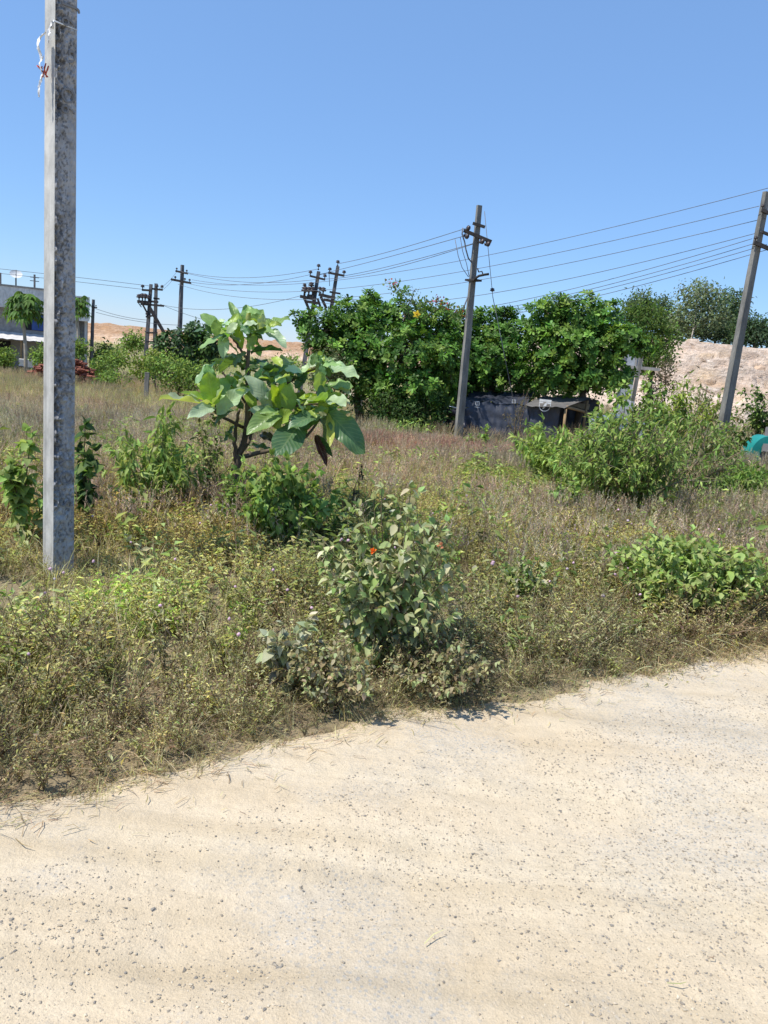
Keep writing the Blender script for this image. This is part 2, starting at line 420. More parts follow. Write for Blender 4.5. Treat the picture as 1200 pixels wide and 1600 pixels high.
def leaf_low(w=0.5, fold=0.3, curl=0.2):
    g = Geo()
    g.add([(0, 0, 0), (w / 2, 0.45, fold * w / 2), (0, 1, -curl), (-w / 2, 0.45, fold * w / 2)], None, [(0, 1, 2), (0, 2, 3)], (1, 1, 1),
          np.array([(0, 0, 0), (1, .45, 0), (0, 1, 0), (-1, .45, 0)], float))
    return g.template()
LT = dict(
    ovate=[leaf_template([0, .85, 1, .6, 0], .62, .3, c, [0, .2, .42, .75, 1]) for c in (.1, .3, .5)],
    heart=[leaf_template([0, 1, .95, .5, 0], .8, .25, c, [0, .12, .4, .75, 1]) for c in (.1, .3, .5)],
    narrow=[leaf_template([0, .8, 1, .6, 0], .3, .3, c, [0, .2, .45, .75, 1]) for c in (.15, .4, .7)],
    obovate=[leaf_template([0, .4, .8, 1, .65, 0], .44, .25, c, [0, .25, .5, .74, .92, 1]) for c in (.0, .2, .4)],
    low=[leaf_low(.5, .3, .15), leaf_low(.6, .2, .3), leaf_low(.4, .4, .4)],
    slim=[leaf_low(.34, .3, .15), leaf_low(.42, .2, .35), leaf_low(.26, .4, .5)],
)

def frames(d, n):
    """matrices whose columns are side, direction d, normal"""
    d = unit(d); s = unit(np.cross(d, n)); n2 = np.cross(s, d)
    return np.stack([s, d, n2], -1)
class Leaves:
    def __init__(s): s.P, s.D, s.Nn, s.L, s.C = [], [], [], [], []
    def add(s, P, D, Nn, L, C): s.P.append(P); s.D.append(D); s.Nn.append(Nn); s.L.append(L); s.C.append(C)
    def flush(s, g, kind):
        if not s.P: return
        P = np.array(s.P); Mx = frames(np.array(s.D), np.array(s.Nn)) * np.array(s.L)[:, None, None]
        C = np.array(s.C); pick = rng.integers(0, len(LT[kind]), len(P))
        for k, T in enumerate(LT[kind]):
            q = pick == k; g.inst(T, P[q], Mx[q], C[q])
def rv(s=1.0): return rng.normal(0, s, 3)
def jig(c, a=0.18):
    c = np.asarray(c, float); k = 1 + rng.normal(0, a)
    return np.clip(c * k * (1 + rng.normal(0, a * 0.35, 3)), 0.01, 0.9)
def pickc(cols): return jig(cols[int(rng.integers(len(cols)))])

G1 = [(0.18, 0.27, 0.065), (0.24, 0.34, 0.085), (0.13, 0.21, 0.05)]       # fresh green
G2 = [(0.29, 0.40, 0.10), (0.36, 0.45, 0.13), (0.21, 0.32, 0.08)]           # light yellow green
G3 = [(0.38, 0.42, 0.19), (0.46, 0.48, 0.25), (0.30, 0.36, 0.14), (0.54, 0.52, 0.33)]  # dusty grey green
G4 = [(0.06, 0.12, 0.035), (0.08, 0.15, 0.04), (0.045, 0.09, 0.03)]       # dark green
GD = [(0.30, 0.25, 0.14), (0.22, 0.2, 0.1), (0.38, 0.33, 0.2)]            # drying

def shrub(name, label, cat, px, py, wpx, hpx, n=12, kind='ovate', leaf=0.06, cols=G1, twigs=4, node=0.07, droop=0.4, stemcol=(0.14, 0.12, 0.06),
          spread=1.0, mat='leaf', base=None, lean=(0, 0), group=None, r0=0.006, low=0.2, depth=0.8):
    B = gp(px, py) if base is None else np.asarray(base, float)
    S = np.linalg.norm(B - CAM) / F
    rx, h = wpx / 2 * S, hpx * S; ry = rx * depth
    root = thing(name, label, cat, B, group)
    gs, gl = Geo(), Geo(); lv = Leaves()
    def run(pts, r, l0):
        seg = np.linalg.norm(np.diff(pts, axis=0), axis=1); tot = seg.sum()
        k = max(2, int(tot * (1 - l0) / node)); cum = np.concatenate([[0], np.cumsum(seg)]) / tot
        ph = rng.random() * 6.28
        for i in range(k + 1):
            t = l0 + (1 - l0) * (i + rng.random() * 0.6) / (k + 0.6)
            P = np.array([np.interp(t, cum, pts[:, a]) for a in range(3)])
            ph += 1.57 + rng.normal(0, .3)
            for s in (0, PI):
                if rng.random() < 0.1: continue
                hd = np.array([math.cos(ph + s), math.sin(ph + s), 0])
                oc = np.array([P[0] - B[0], P[1] - B[1], 0]); oc = oc / (np.linalg.norm(oc) + .1)
                hd = unit(hd + oc * .8)
                dr = droop * rng.uniform(.5, 1.5)
                d = hd * (1 - .45 * dr) + np.array([0, 0, .3 - 1.25 * dr]) + rv(.2)
                nn = np.array([0, 0, 1.0]) + (.3 + 1.1 * dr) * hd + rv(.25)
                lv.add(P + hd * r, d, nn, leaf * rng.uniform(.55, 1.15) * (1.0 if t < .8 else .75), pickc(cols))
        d = unit(pts[-1] - pts[-2])
        for _ in range(3): lv.add(pts[-1], d + rv(.5), np.array([0, 0, 1.]) + rv(.4), leaf * .7, pickc(cols))
    for i in range(n):
        th = rng.random() * 2 * PI; rr = math.sqrt(rng.random()) * spread
        top = B + np.array([rx * rr * math.cos(th) + lean[0] * h, ry * rr * math.sin(th) + lean[1] * h, h * (1 - .45 * rr * rr) * rng.uniform(.6, 1.0)])
        b0 = B + np.array([rng.normal(0, rx * .12), rng.normal(0, ry * .12), -0.03])
        mid = b0 * .45 + top * .55 + np.array([0, 0, h * .14]) - np.array([(top - b0)[0], (top - b0)[1], 0]) * .15 + rv(h * .03)
        t = np.linspace(0, 1, 7)[:, None]
        pts = (1 - t) ** 2 * b0 + 2 * t * (1 - t) * mid + t * t * top + rng.normal(0, h * .012, (7, 3)) * (t > 0)
        tube(gs, pts, np.linspace(r0, r0 * .3, 7), 4, jig(stemcol), False)
        run(pts, r0, low)
        for _ in range(twigs):
            k = int(rng.integers(2, 6)); p0 = pts[k]
            out = np.array([p0[0] - B[0], p0[1] - B[1], 0]); out = unit(out + rv(.4) * rx)
            p1 = p0 + (out * rng.uniform(.15, .38) * rx * np.array([1, 1, 0]) + np.array([0, 0, h * rng.uniform(.02, .2)]))
            tp = np.stack([p0, p0 * .5 + p1 * .5 + rv(h * .02), p1])
            tube(gs, tp, np.linspace(r0 * .55, r0 * .25, 3), 3, jig(stemcol), False)
            run(tp, r0 * .5, .25)
    lv.flush(gl, kind)
    gs.build('stem', M['twig'], root); gl.build('foliage', M[mat], root)
    return root

# ------------------------------------------------------------------ the setting
def axis(segs):
    out = []
    for a, b, st in segs: out.append(np.arange(a, b, st))
    return np.unique(np.concatenate(out + [np.array([segs[-1][1]])]).round(4))
xs = axis([(-420, -60, 20), (-60, -12, 2), (-12, 12, 0.25), (12, 60, 2), (60, 420, 20)])
ys = axis([(-30, 0, 2), (0, 14, 0.2), (14, 70, 1.5), (70, 160, 6), (160, 700, 30)])
X, Y = np.meshgrid(xs, ys, indexing='ij')
Z = ground_z(X, Y) - 0.05 * (1 - smooth(-0.35, 0.05, Y - edge_y(X)))
g = Geo(); g.add(np.stack([X, Y, Z], -1), grid_faces(len(xs), len(ys)))
tag(g.build('ground', M['ground']), 'dry brown field soil under the grass, falling gently away from the road', 'ground', kind='structure')

# road: u along the edge, v away from it (towards the camera)
u = np.unique(np.concatenate([np.arange(-30, -4, 1.0), np.arange(-4, 7, 0.03), np.arange(7, 45, 1.0)]))
v = np.concatenate([np.arange(-0.5, 4.2, 0.03), np.arange(4.4, 12, .6)])
UU, VV = np.meshgrid(u, v, indexing='ij')
def road_pt(UU, VV):
    UU = np.asarray(UU, float); VV = np.asarray(VV, float)
    wob = (fbm(UU * 1.7, 5.0, 0, 21) - .5) * 0.16 + (fbm(UU * 7, 9.0, 0, 22) - .5) * 0.07
    px_ = UU + 0.52 * VV; py_ = edge_y(UU) - 0.85 * VV + wob * np.clip(1.2 - np.abs(VV), 0, 1)
    Zr = 0.004 - .022 * (np.exp(-((VV - 1.0 - .1 * np.sin(UU)) / .16) ** 2) + np.exp(-((VV - 2.35 - .1 * np.sin(UU * 1.1)) / .18) ** 2))
    Zr = Zr + (fbm(px_ * 1.2, py_ * 1.2, 0, 5) - .5) * 0.05 * smooth(0, 1, VV) + (fbm(px_ * 9, py_ * 9, 0, 6) - .5) * 0.016 + (fbm(px_ * 26, py_ * 26, 0, 9, 2) - .5) * .006
    Zr = Zr - 0.07 * (1 - smooth(-0.28, 0.1, VV + (fbm(px_ * 5, py_ * 5, 0, 8) - .5) * .3))
    return px_, py_, Zr
px_, py_, Zr = road_pt(UU, VV)
g = Geo(); g.add(np.stack([px_, py_, Zr], -1), grid_faces(len(u), len(v))[:, ::-1])
tag(g.build('road', M['road']), 'pale dusty gravel road beside the overgrown field', 'road', kind='structure')

# ------------------------------------------------------------------ frustum test for scattered cover (with a margin for a step to the side)
def infront(P, mx=260, my=200):
    v_ = P - CAM; z = v_ @ fw
    zz = np.maximum(z, .1)
    a = 600 + F * (v_ @ RT) / zz; b = 800 - F * (v_ @ UP) / zz
    return (z > .5) & (a > -mx) & (a < 1200 + mx) & (b < 1600 + my)
def scatter(n, x0, x1, y0, y1, emin=0.0):
    x = rng.uniform(x0, x1, n); y = rng.uniform(y0, y1, n)
    q = (y - edge_y(x)) > emin
    x, y = x[q], y[q]
    P = np.stack([x, y, ground_z(x, y)], -1)
    return P[infront(P)]
def yaw(n, s0=.8, s1=1.2, tilt=.12):
    a = rng.uniform(0, 2 * PI, n); s = rng.uniform(s0, s1, n)
    Mx = np.zeros((n, 3, 3)); c, sn = np.cos(a), np.sin(a)
    Mx[:, 0, 0] = c; Mx[:, 0, 1] = -sn; Mx[:, 1, 0] = sn; Mx[:, 1, 1] = c; Mx[:, 2, 2] = 1
    Mx[:, 0, 2] = rng.normal(0, tilt, n); Mx[:, 1, 2] = rng.normal(0, tilt, n)
    return Mx * s[:, None, None]

def blade(g, P, d, L, w, bend, col, seg=3):
    d = np.asarray(d, float); side = unit(np.cross(d, [0, 0, 1.0]) + 1e-6)
    V = []
    for i in range(seg + 1):
        t = i / seg
        c = np.asarray(P) + d * (bend * L * t * t) + np.array([0, 0, L * (t - .45 * abs(bend) * t * t)])
        ww = w * (1 - t) ** .7 / 2
        if i < seg: V += [c - side * ww, c + side * ww]
        else: V.append(c)
    Q = [(2 * i, 2 * i + 1, 2 * i + 3, 2 * i + 2) for i in range(seg - 1)]
    g.add(V, Q, [(2 * seg - 2, 2 * seg - 1, 2 * seg)], col)
STRAW = [(0.60, 0.53, 0.31), (0.48, 0.42, 0.23), (0.42, 0.375, 0.19)]
OLIVE = [(0.50, 0.46, 0.17), (0.63, 0.56, 0.27), (0.38, 0.385, 0.13)]
BROWN = [(0.42, 0.31, 0.20), (0.30, 0.215, 0.14)]
PINK = [(0.44, 0.335, 0.265), (0.38, 0.28, 0.23), (0.5, 0.41, 0.3)]
def tuft(nb, h, spread, cols, w=.005, heads=0, headcols=PINK, seg=3):
    g = Geo()
    for _ in range(nb):
        th = rng.random() * 6.28; r = spread * math.sqrt(rng.random())
        a2 = th + rng.normal(0, .8)
        blade(g, (r * math.cos(th), r * math.sin(th), -.02), (math.cos(a2), math.sin(a2), 0), h * rng.uniform(.45, 1), w * rng.uniform(.7, 1.3), rng.uniform(.1, .75), pickc(cols), seg)
    for _ in range(heads):
        th = rng.random() * 6.28; r = spread * .7; d = np.array([math.cos(th), math.sin(th), 0]); L = h * rng.uniform(.95, 1.35); bd = rng.uniform(.05, .3)
        P0 = d * r * rng.random()
        c = pickc(headcols)
        V, = [[P0 + d * (bd * L * t * t) + np.array([0, 0, L * t]) for t in np.linspace(0, 1, 4)]]
        tube(g, V, .0011, 3, pickc(STRAW), False)
        for k in range(11):
            t = .68 + .32 * k / 10; P = P0 + d * (bd * L * t * t) + np.array([0, 0, L * t])
            th2 = rng.random() * 6.28; s2 = .022 * (1.2 - (t - .68) * 2.2)
            q = np.array([math.cos(th2), math.sin(th2), .9])
            sd = unit(np.cross(q, rv())) * .0035
            g.add([P - sd, P + sd, P + q * s2], None, [(0, 1, 2)], jig(c, .12))
    return g.template()
def weed(h, ns, nl, leaf, cols, stem=BROWN, flat=.5, kind=0):
    g = Geo(); lv = Leaves()
    for _ in range(ns):
        th = rng.random() * 6.28; L = h * rng.uniform(.6, 1.15); d = np.array([math.cos(th), math.sin(th), 0])
        fl = flat * rng.uniform(.4, 1.3)
        f = lambda t: d * (fl * L * t ** 1.3) + np.array([0, 0, L * (t - .35 * fl * t * t)])
        pts = np.array([f(t) + rv(.006) for t in np.linspace(0, 1, 5)])
        tube(g, pts, np.linspace(.0028, .0012, 5), 3, pickc(stem), False)
        for k in range(nl):
            t = .15 + .85 * (k + rng.random()) / nl; P = f(min(t, 1)) + rv(.006)
            a = rng.random() * 6.28; dd = np.array([math.cos(a), math.sin(a), rng.normal(.1, .45)])
            lv.add(P, dd, np.array([0, 0, 1.]) + rv(.45), leaf * rng.uniform(.5, 1.3), pickc(cols))
    lv.flush(g, 'slim')
    return g.template()
TW = [weed(.25, 7, 16, .028, OLIVE + STRAW[1:] + OLIVE[:1]) for _ in range(6)]
TWd = [weed(.26, 9, 13, .021, OLIVE[:1] + STRAW + BROWN + BROWN, flat=.85) for _ in range(6)]
TWt = [weed(.34, 7, 18, .024, OLIVE + STRAW + STRAW + BROWN, flat=.4) for _ in range(7)]
def tangle(n, R_, h):
    g = Geo(); lv = Leaves()
    for _ in range(n):
        th = rng.random() * 6.28; a = th + rng.normal(0, 1.0); L = rng.uniform(.12, .34); r = R_ * rng.random()
        P0 = np.array([r * math.cos(th), r * math.sin(th), h * rng.random() ** 1.5 * .5]); d = np.array([math.cos(a), math.sin(a), 0]); up = rng.uniform(-.1, 1.0)
        k = rng.normal(0, 1.2); sd = np.array([-d[1], d[0], 0]); t = np.linspace(0, 1, 6)[:, None]
        pts = P0 + d * L * t * (.5 + .5 * (1 - up * .6)) + np.array([0, 0, 1.]) * L * (up * t - (.45 + .8 * up) * t * t * rng.uniform(.5, 1.1)) + sd * k * .12 * L * np.sin(t * 3)
        pts[:, 2] = np.maximum(pts[:, 2], .004)
        w = rng.uniform(.0018, .0046); sx = unit(np.cross(pts[-1] - pts[0], rv())) * w / 2
        ws = (1 - np.linspace(0, 1, 6) ** 2 * .8)[:, None]; V = np.concatenate([pts - sx * ws, pts + sx * ws])
        g.add(V, [(i, i + 1, 7 + i, 6 + i) for i in range(5)], None, pickc(STRAW + BROWN + BROWN))
        for _ in range(2):
            j = int(rng.integers(1, 6)); lv.add(pts[j], rv() + np.array([0, 0, -.2]), np.array([0, 0, 1.]) + rv(.8), rng.uniform(.015, .04), pickc(STRAW + BROWN + OLIVE[:1]))
    lv.flush(g, 'slim'); return g.template()
TC = [tangle(26, .12, .16) for _ in range(7)]
TWg = [weed(.25, 6, 15, .034, G2[:2] + OLIVE) for _ in range(5)]
TG = [tuft(16, .28, .09, OLIVE + STRAW[:2], .005) for _ in range(6)]
TGd = [tuft(16, .30, .10, STRAW + BROWN, .0045) for _ in range(5)]
TB = [weed(.26, 4, 9, .06, [(.36, .42, .16), (.44, .46, .2), (.28, .34, .12), (.5, .46, .26)], flat=.5) for _ in range(6)]
TS = [tuft(7, .42, .06, STRAW + BROWN, .0042) for _ in range(6)]
TGp = [tuft(11, .29, .12, OLIVE + STRAW + BROWN, .005, heads=9) for _ in range(7)]
TFp = [tuft(12, .4, .35, OLIVE[:1] + STRAW + BROWN[:1], .013, heads=16, seg=2) for _ in range(6)]
TFg = [tuft(22, .4, .4, OLIVE + STRAW, .016, seg=2) for _ in range(6)]

GR, WD = Geo(), Geo()
def place(geo, Ts, P, tint, s0=.8, s1=1.2, tilt=.16):
    n = len(P)
    if n == 0: return
    Mx = yaw(n, s0, s1, tilt); pk = rng.integers(0, len(Ts), n)
    for k, T in enumerate(Ts):
        q = pk == k; geo.inst(T, P[q], Mx[q], tint[q])
def tintf(P, base=(1, 1, 1), amp=.22):
    n = len(P)
    a = fbm(P[:, 0] * .7, P[:, 1] * .7, 0, 31); b = fbm(P[:, 0] * .25, P[:, 1] * .25, 0, 41)
    k = (1.06 + (a - .5) * 1.15 + rng.normal(0, amp * .8, n))[:, None]
    warm = ((b - .6) * .6)[:, None] * np.array([[.5, -.1, -.25]])
    return np.clip(np.asarray(base)[None] * k * (1 + warm), .3, 2.2)
def keep(P, prob): return P[rng.random(len(P)) < prob]
# near verge: sprawling small-leaved weeds
P = np.concatenate([scatter(9500, -5, 9, 1, 8.5, .02), (lambda q: q[(q[:, 1] - edge_y(q[:, 0])) < .7])(scatter(9000, -4, 8, 1, 8.5, -.03))]); e = P[:, 1] - edge_y(P[:, 0])
kq = (rng.random(len(P)) > .78 * (fbm(P[:, 0] * 2.3, P[:, 1] * 2.3, 0, 83) < .37) * (e > .2)); kq = kq | ((np.abs(P[:, 0] + 2.1) < .8) & (P[:, 1] > 3.7) & (P[:, 1] < 5.6)); P, e = P[kq], e[kq]
hs = .55 + .45 * smooth(0, .35, e)                       # lower right at the road
hs = hs * (.5 + 1.0 * fbm(P[:, 0] * 1.6, P[:, 1] * 1.6, 0, 79))
hs = np.where((np.abs(P[:, 0] + 2.0) < .5) & (P[:, 1] > 3.9) & (P[:, 1] < 5.3), hs * .5, hs)
dry = 1 - smooth(.25, 1.3, e + (fbm(P[:, 0], P[:, 1], 0, 77) - .5) * .8)
isd = rng.random(len(P)) < .15 + .75 * dry
band = (e > .06) & (e < 1.25) & (rng.random(len(P)) < .38)
tg = isd & ~band & (rng.random(len(P)) < .72)
for Ts, q in ((TC, tg), (TWd, isd & ~band & ~tg), (TW, ~isd & ~band), (TWt, band)):
    n = q.sum(); Mx = yaw(n, .75, 1.3, .2) * hs[q][:, None, None]; pk = rng.integers(0, len(Ts), n); tn = tintf(P[q])
    for k, T in enumerate(Ts):
        w = pk == k; WD.inst(T, P[q][w], Mx[w], tn[w])
P = scatter(4500, -5, 9, 1, 8.5, .05); e = P[:, 1] - edge_y(P[:, 0])
q = rng.random(len(P)) < .5
place(GR, TG, P[q & (e > .5)], tintf(P[q & (e > .5)]))
place(GR, TGd, P[~q], tintf(P[~q]), .5, 1.05, .3)
P = scatter(3600, -5, 9, 1, 9, .15); P = keep(P, smooth(.4, .6, fbm(P[:, 0] * 1.1, P[:, 1] * 1.1, 0, 87)))
place(GR, TS, P, tintf(P), .7, 1.25, .35)
P = scatter(900, -5, 9, 1.5, 10, .2); P = keep(P, smooth(.42, .6, fbm(P[:, 0] * .9, P[:, 1] * .9, 0, 89)) * .9 + .1)
place(WD, TB, P, tintf(P), .7, 1.3, .2)
P = scatter(420, -5, 10, 5, 16, .3); place(WD, TB, P, tintf(P, (.85, .95, .8)), 1.0, 1.9, .2)
# flattened dry grass hanging over the road's edge
P = scatter(9000, -4, 8, .5, 8, -.12); e = P[:, 1] - edge_y(P[:, 0]); P = P[e < .4]
place(GR, TGd, P, tintf(P, (1.05, 1.0, .92)), .25, .65, .6)
# middle: seed-head grass
P = scatter(16000, -16, 22, 5.5, 20, .8)
pm = fbm(P[:, 0] * .35, P[:, 1] * .35, 0, 51)
q = rng.random(len(P)) < smooth(.38, .55, pm + .09) * .85
place(GR, TGp, P[q], tintf(P[q]), .8, 1.3)
r_ = P[~q]; h_ = rng.random(len(r_)) < .55
place(WD, TW + TWg, r_[h_], tintf(r_[h_], (.78, .93, .72)), .8, 1.5); place(GR, TG, r_[~h_], tintf(r_[~h_]), .8, 1.3)
# red-tinged patch in front of the leaning pole
c = gp(690, 712); P = scatter(9000, c[0] - 5, c[0] + 5, c[1] - 4, c[1] + 5, .8)
dd = ((P[:, 0] - c[0]) / 2.6) ** 2 + ((P[:, 1] - c[1]) / 1.9) ** 2
P = keep(P, np.exp(-dd * 1.3) * .65); place(GR, TGp, P, tintf(P, (1.0, .74, .78)), .8, 1.2)
# far field
P = scatter(13000, -45, 40, 18, 62, .8)
pm = fbm(P[:, 0] * .15, P[:, 1] * .15, 0, 61)
q = rng.random(len(P)) < .62
place(GR, TFp, P[q], tintf(P[q], (.95, .95, .88)), .8, 1.2); place(GR, TFg, P[~q], tintf(P[~q], (.9, .98, .8)), .8, 1.2)
P = scatter(1500, -80, 10, 60, 118, .8)
place(GR, TFg, P, tintf(P, (.85, 1.05, .7)), 1.6, 2.6)
tag(GR.build('grass', M['grass']), 'dry straw and pinkish seed-head grass covering the whole field', 'grass', kind='stuff')
# green creeper patch inside the weeds, low
c = gp(190, 985); P = scatter(520, c[0] - 2, c[0] + 2, c[1] - 1.2, c[1] + 1.5, .3)
P = keep(P, np.exp(-(((P[:, 0] - c[0]) / .42) ** 2 + ((P[:, 1] - c[1]) / .3) ** 2)))
place(WD, TWg, P, tintf(P, (.95, 1.05, .8)), .9, 1.2)
tag(WD.build('weeds', M['weed']), 'low tangle of small-leaved olive and brown weeds along the road verge', 'weeds', kind='stuff')

# mauve flower heads standing in the weeds
fl = Geo()
ico = bmesh.new(); bmesh.ops.create_icosphere(ico, subdivisions=1, radius=1.0)
ICOV = np.array([v_.co[:] for v_ in ico.verts]); ICOF = np.array([[v_.index for v_ in f_.verts] for f_ in ico.faces]); ico.free()
P = scatter(900, -4, 8, 1.8, 8, .35)
P = keep(P, np.clip(fbm(P[:, 0] * .8, P[:, 1] * .8, 0, 91) * 2.0 - .66, 0, 1) * .95)
for p in P:
    h = rng.uniform(.22, .34); q = p + np.array([rng.normal(0, .03), rng.normal(0, .03), h])
    tube(fl, [p, (p + q) / 2 + rv(.01), q], .0014, 3, (.2, .2, .08), False)
    c0 = np.array([.78, .54, .64]) * rng.uniform(.75, 1.15) if rng.random() < .8 else np.array([.62, .5, .55])
    r = rng.uniform(.008, .0125)
    fl.add(q + ICOV * r * (1 + rng.normal(0, .18, (len(ICOV), 1))), None, ICOF, c0)
tag(fl.build('wildflowers', M['petal']), 'tiny mauve button flowers scattered through the verge weeds', 'flowers', kind='stuff')

# straw litter and gravel on the road
st = Geo()
for _ in range(7000):
    x = rng.uniform(-3.5, 6); e = -abs(rng.normal(0, .15)) + .12
    if rng.random() < .01: e = -rng.uniform(.2, 2.2)
    x, y, zl = [float(q) for q in road_pt(x, -e)]; a = rng.normal(.6, .8); L = rng.uniform(.015, .085)
    if not infront(np.array([[x, y, 0.]]))[0]: continue
    P0 = np.array([x, y, max(zl, float(ground_z(x, y)) - .04) + rng.uniform(.003, .016)]); d = np.array([math.cos(a), math.sin(a), rng.normal(0, .12)])
    s_ = unit(np.cross(d, [0, 0, 1.])) * rng.uniform(.0007, .0018)
    mid = P0 + d * L / 2 + np.array([rng.normal(0, .006), rng.normal(0, .006), .004])
    st.add([P0 - s_, P0 + s_, mid + s_, mid - s_, P0 + d * L + s_ * .4, P0 + d * L - s_ * .4], [(0, 1, 2, 3), (3, 2, 4, 5)], None, pickc(STRAW + BROWN))
tag(st.build('straw_litter', M['grass']), 'dead straw and leaf bits littering the road edge', 'straw', kind='stuff')
gv = Geo()
NS = 260000
uu = rng.uniform(-4, 6, NS); vv = rng.uniform(0.05, 1, NS) ** .8 * 4.2
x, yy, zr_ = road_pt(uu, vv)
dens = fbm(x * .8 + 4, yy * .8, 0, 71)
for gx, gy, gr, ga in ((430, 1500, .16, .22), (380, 1570, .16, .2), (700, 1400, .35, .14), (1150, 1480, .3, .16), (500, 1360, .2, .14), (900, 1180, .5, .1)):
    q = gp(gx, gy); dens = dens + ga * np.exp(-((x - q[0]) ** 2 + (yy - q[1]) ** 2) / gr ** 2)
kp = (rng.random(NS) < smooth(.4, .7, dens) * .85 + .1)
x, yy, zr_ = x[kp], yy[kp], zr_[kp]
P = np.stack([x, yy, zr_ + .001], -1); q = infront(P); P = P[q]
n = len(P)
sz = .0013 + .0034 * rng.random(n) ** 3.4 + (rng.random(n) < .0025) * rng.uniform(.002, .005, n)
for k in range(6):
    V = ICOV * (1 + rng.normal(0, .3, (len(ICOV), 1))) * np.array([1.25, .95, .55])
    T = dict(V=V, Q=np.zeros((0, 4), np.int64), T=ICOF, C=np.ones((len(V), 3)), U=np.zeros((len(V), 3)))
    s_ = slice(k, n, 6); m_ = len(P[s_])
    base = np.array([(0.38, .325, .25), (.25, .225, .19), (.47, .395, .29), (.52, .44, .32), (.31, .265, .205)])[rng.integers(0, 5, m_)] * rng.uniform(.75, 1.2, (m_, 1))
    gv.inst(T, P[s_], yaw(m_, .95, 1.05, .3) * sz[s_][:, None, None], base)
tag(gv.build('gravel', M['stone'], None, False), 'small grey and brown stones scattered over the dusty road', 'gravel', kind='stuff')

# ------------------------------------------------------------------ text / marks
def text_mesh(body, size, depth):
    cu = bpy.data.curves.new('t', 'FONT'); cu.body = body; cu.size = size; cu.extrude = depth; cu.align_x = 'CENTER'; cu.align_y = 'CENTER'; cu.resolution_u = 3
    o = bpy.data.objects.new('t', cu); COL.objects.link(o)
    dg = bpy.context.evaluated_depsgraph_get(); me = bpy.data.meshes.new_from_object(o.evaluated_get(dg))
    bm = bmesh.new(); bm.from_mesh(me); bmesh.ops.triangulate(bm, faces=bm.faces)
    bm.verts.index_update()
    V = np.array([v_.co[:] for v_ in bm.verts]); T = np.array([[v_.index for v_ in f_.verts] for f_ in bm.faces]); bm.free()
    bpy.data.objects.remove(o); bpy.data.curves.remove(cu); bpy.data.meshes.remove(me)
    return V, T

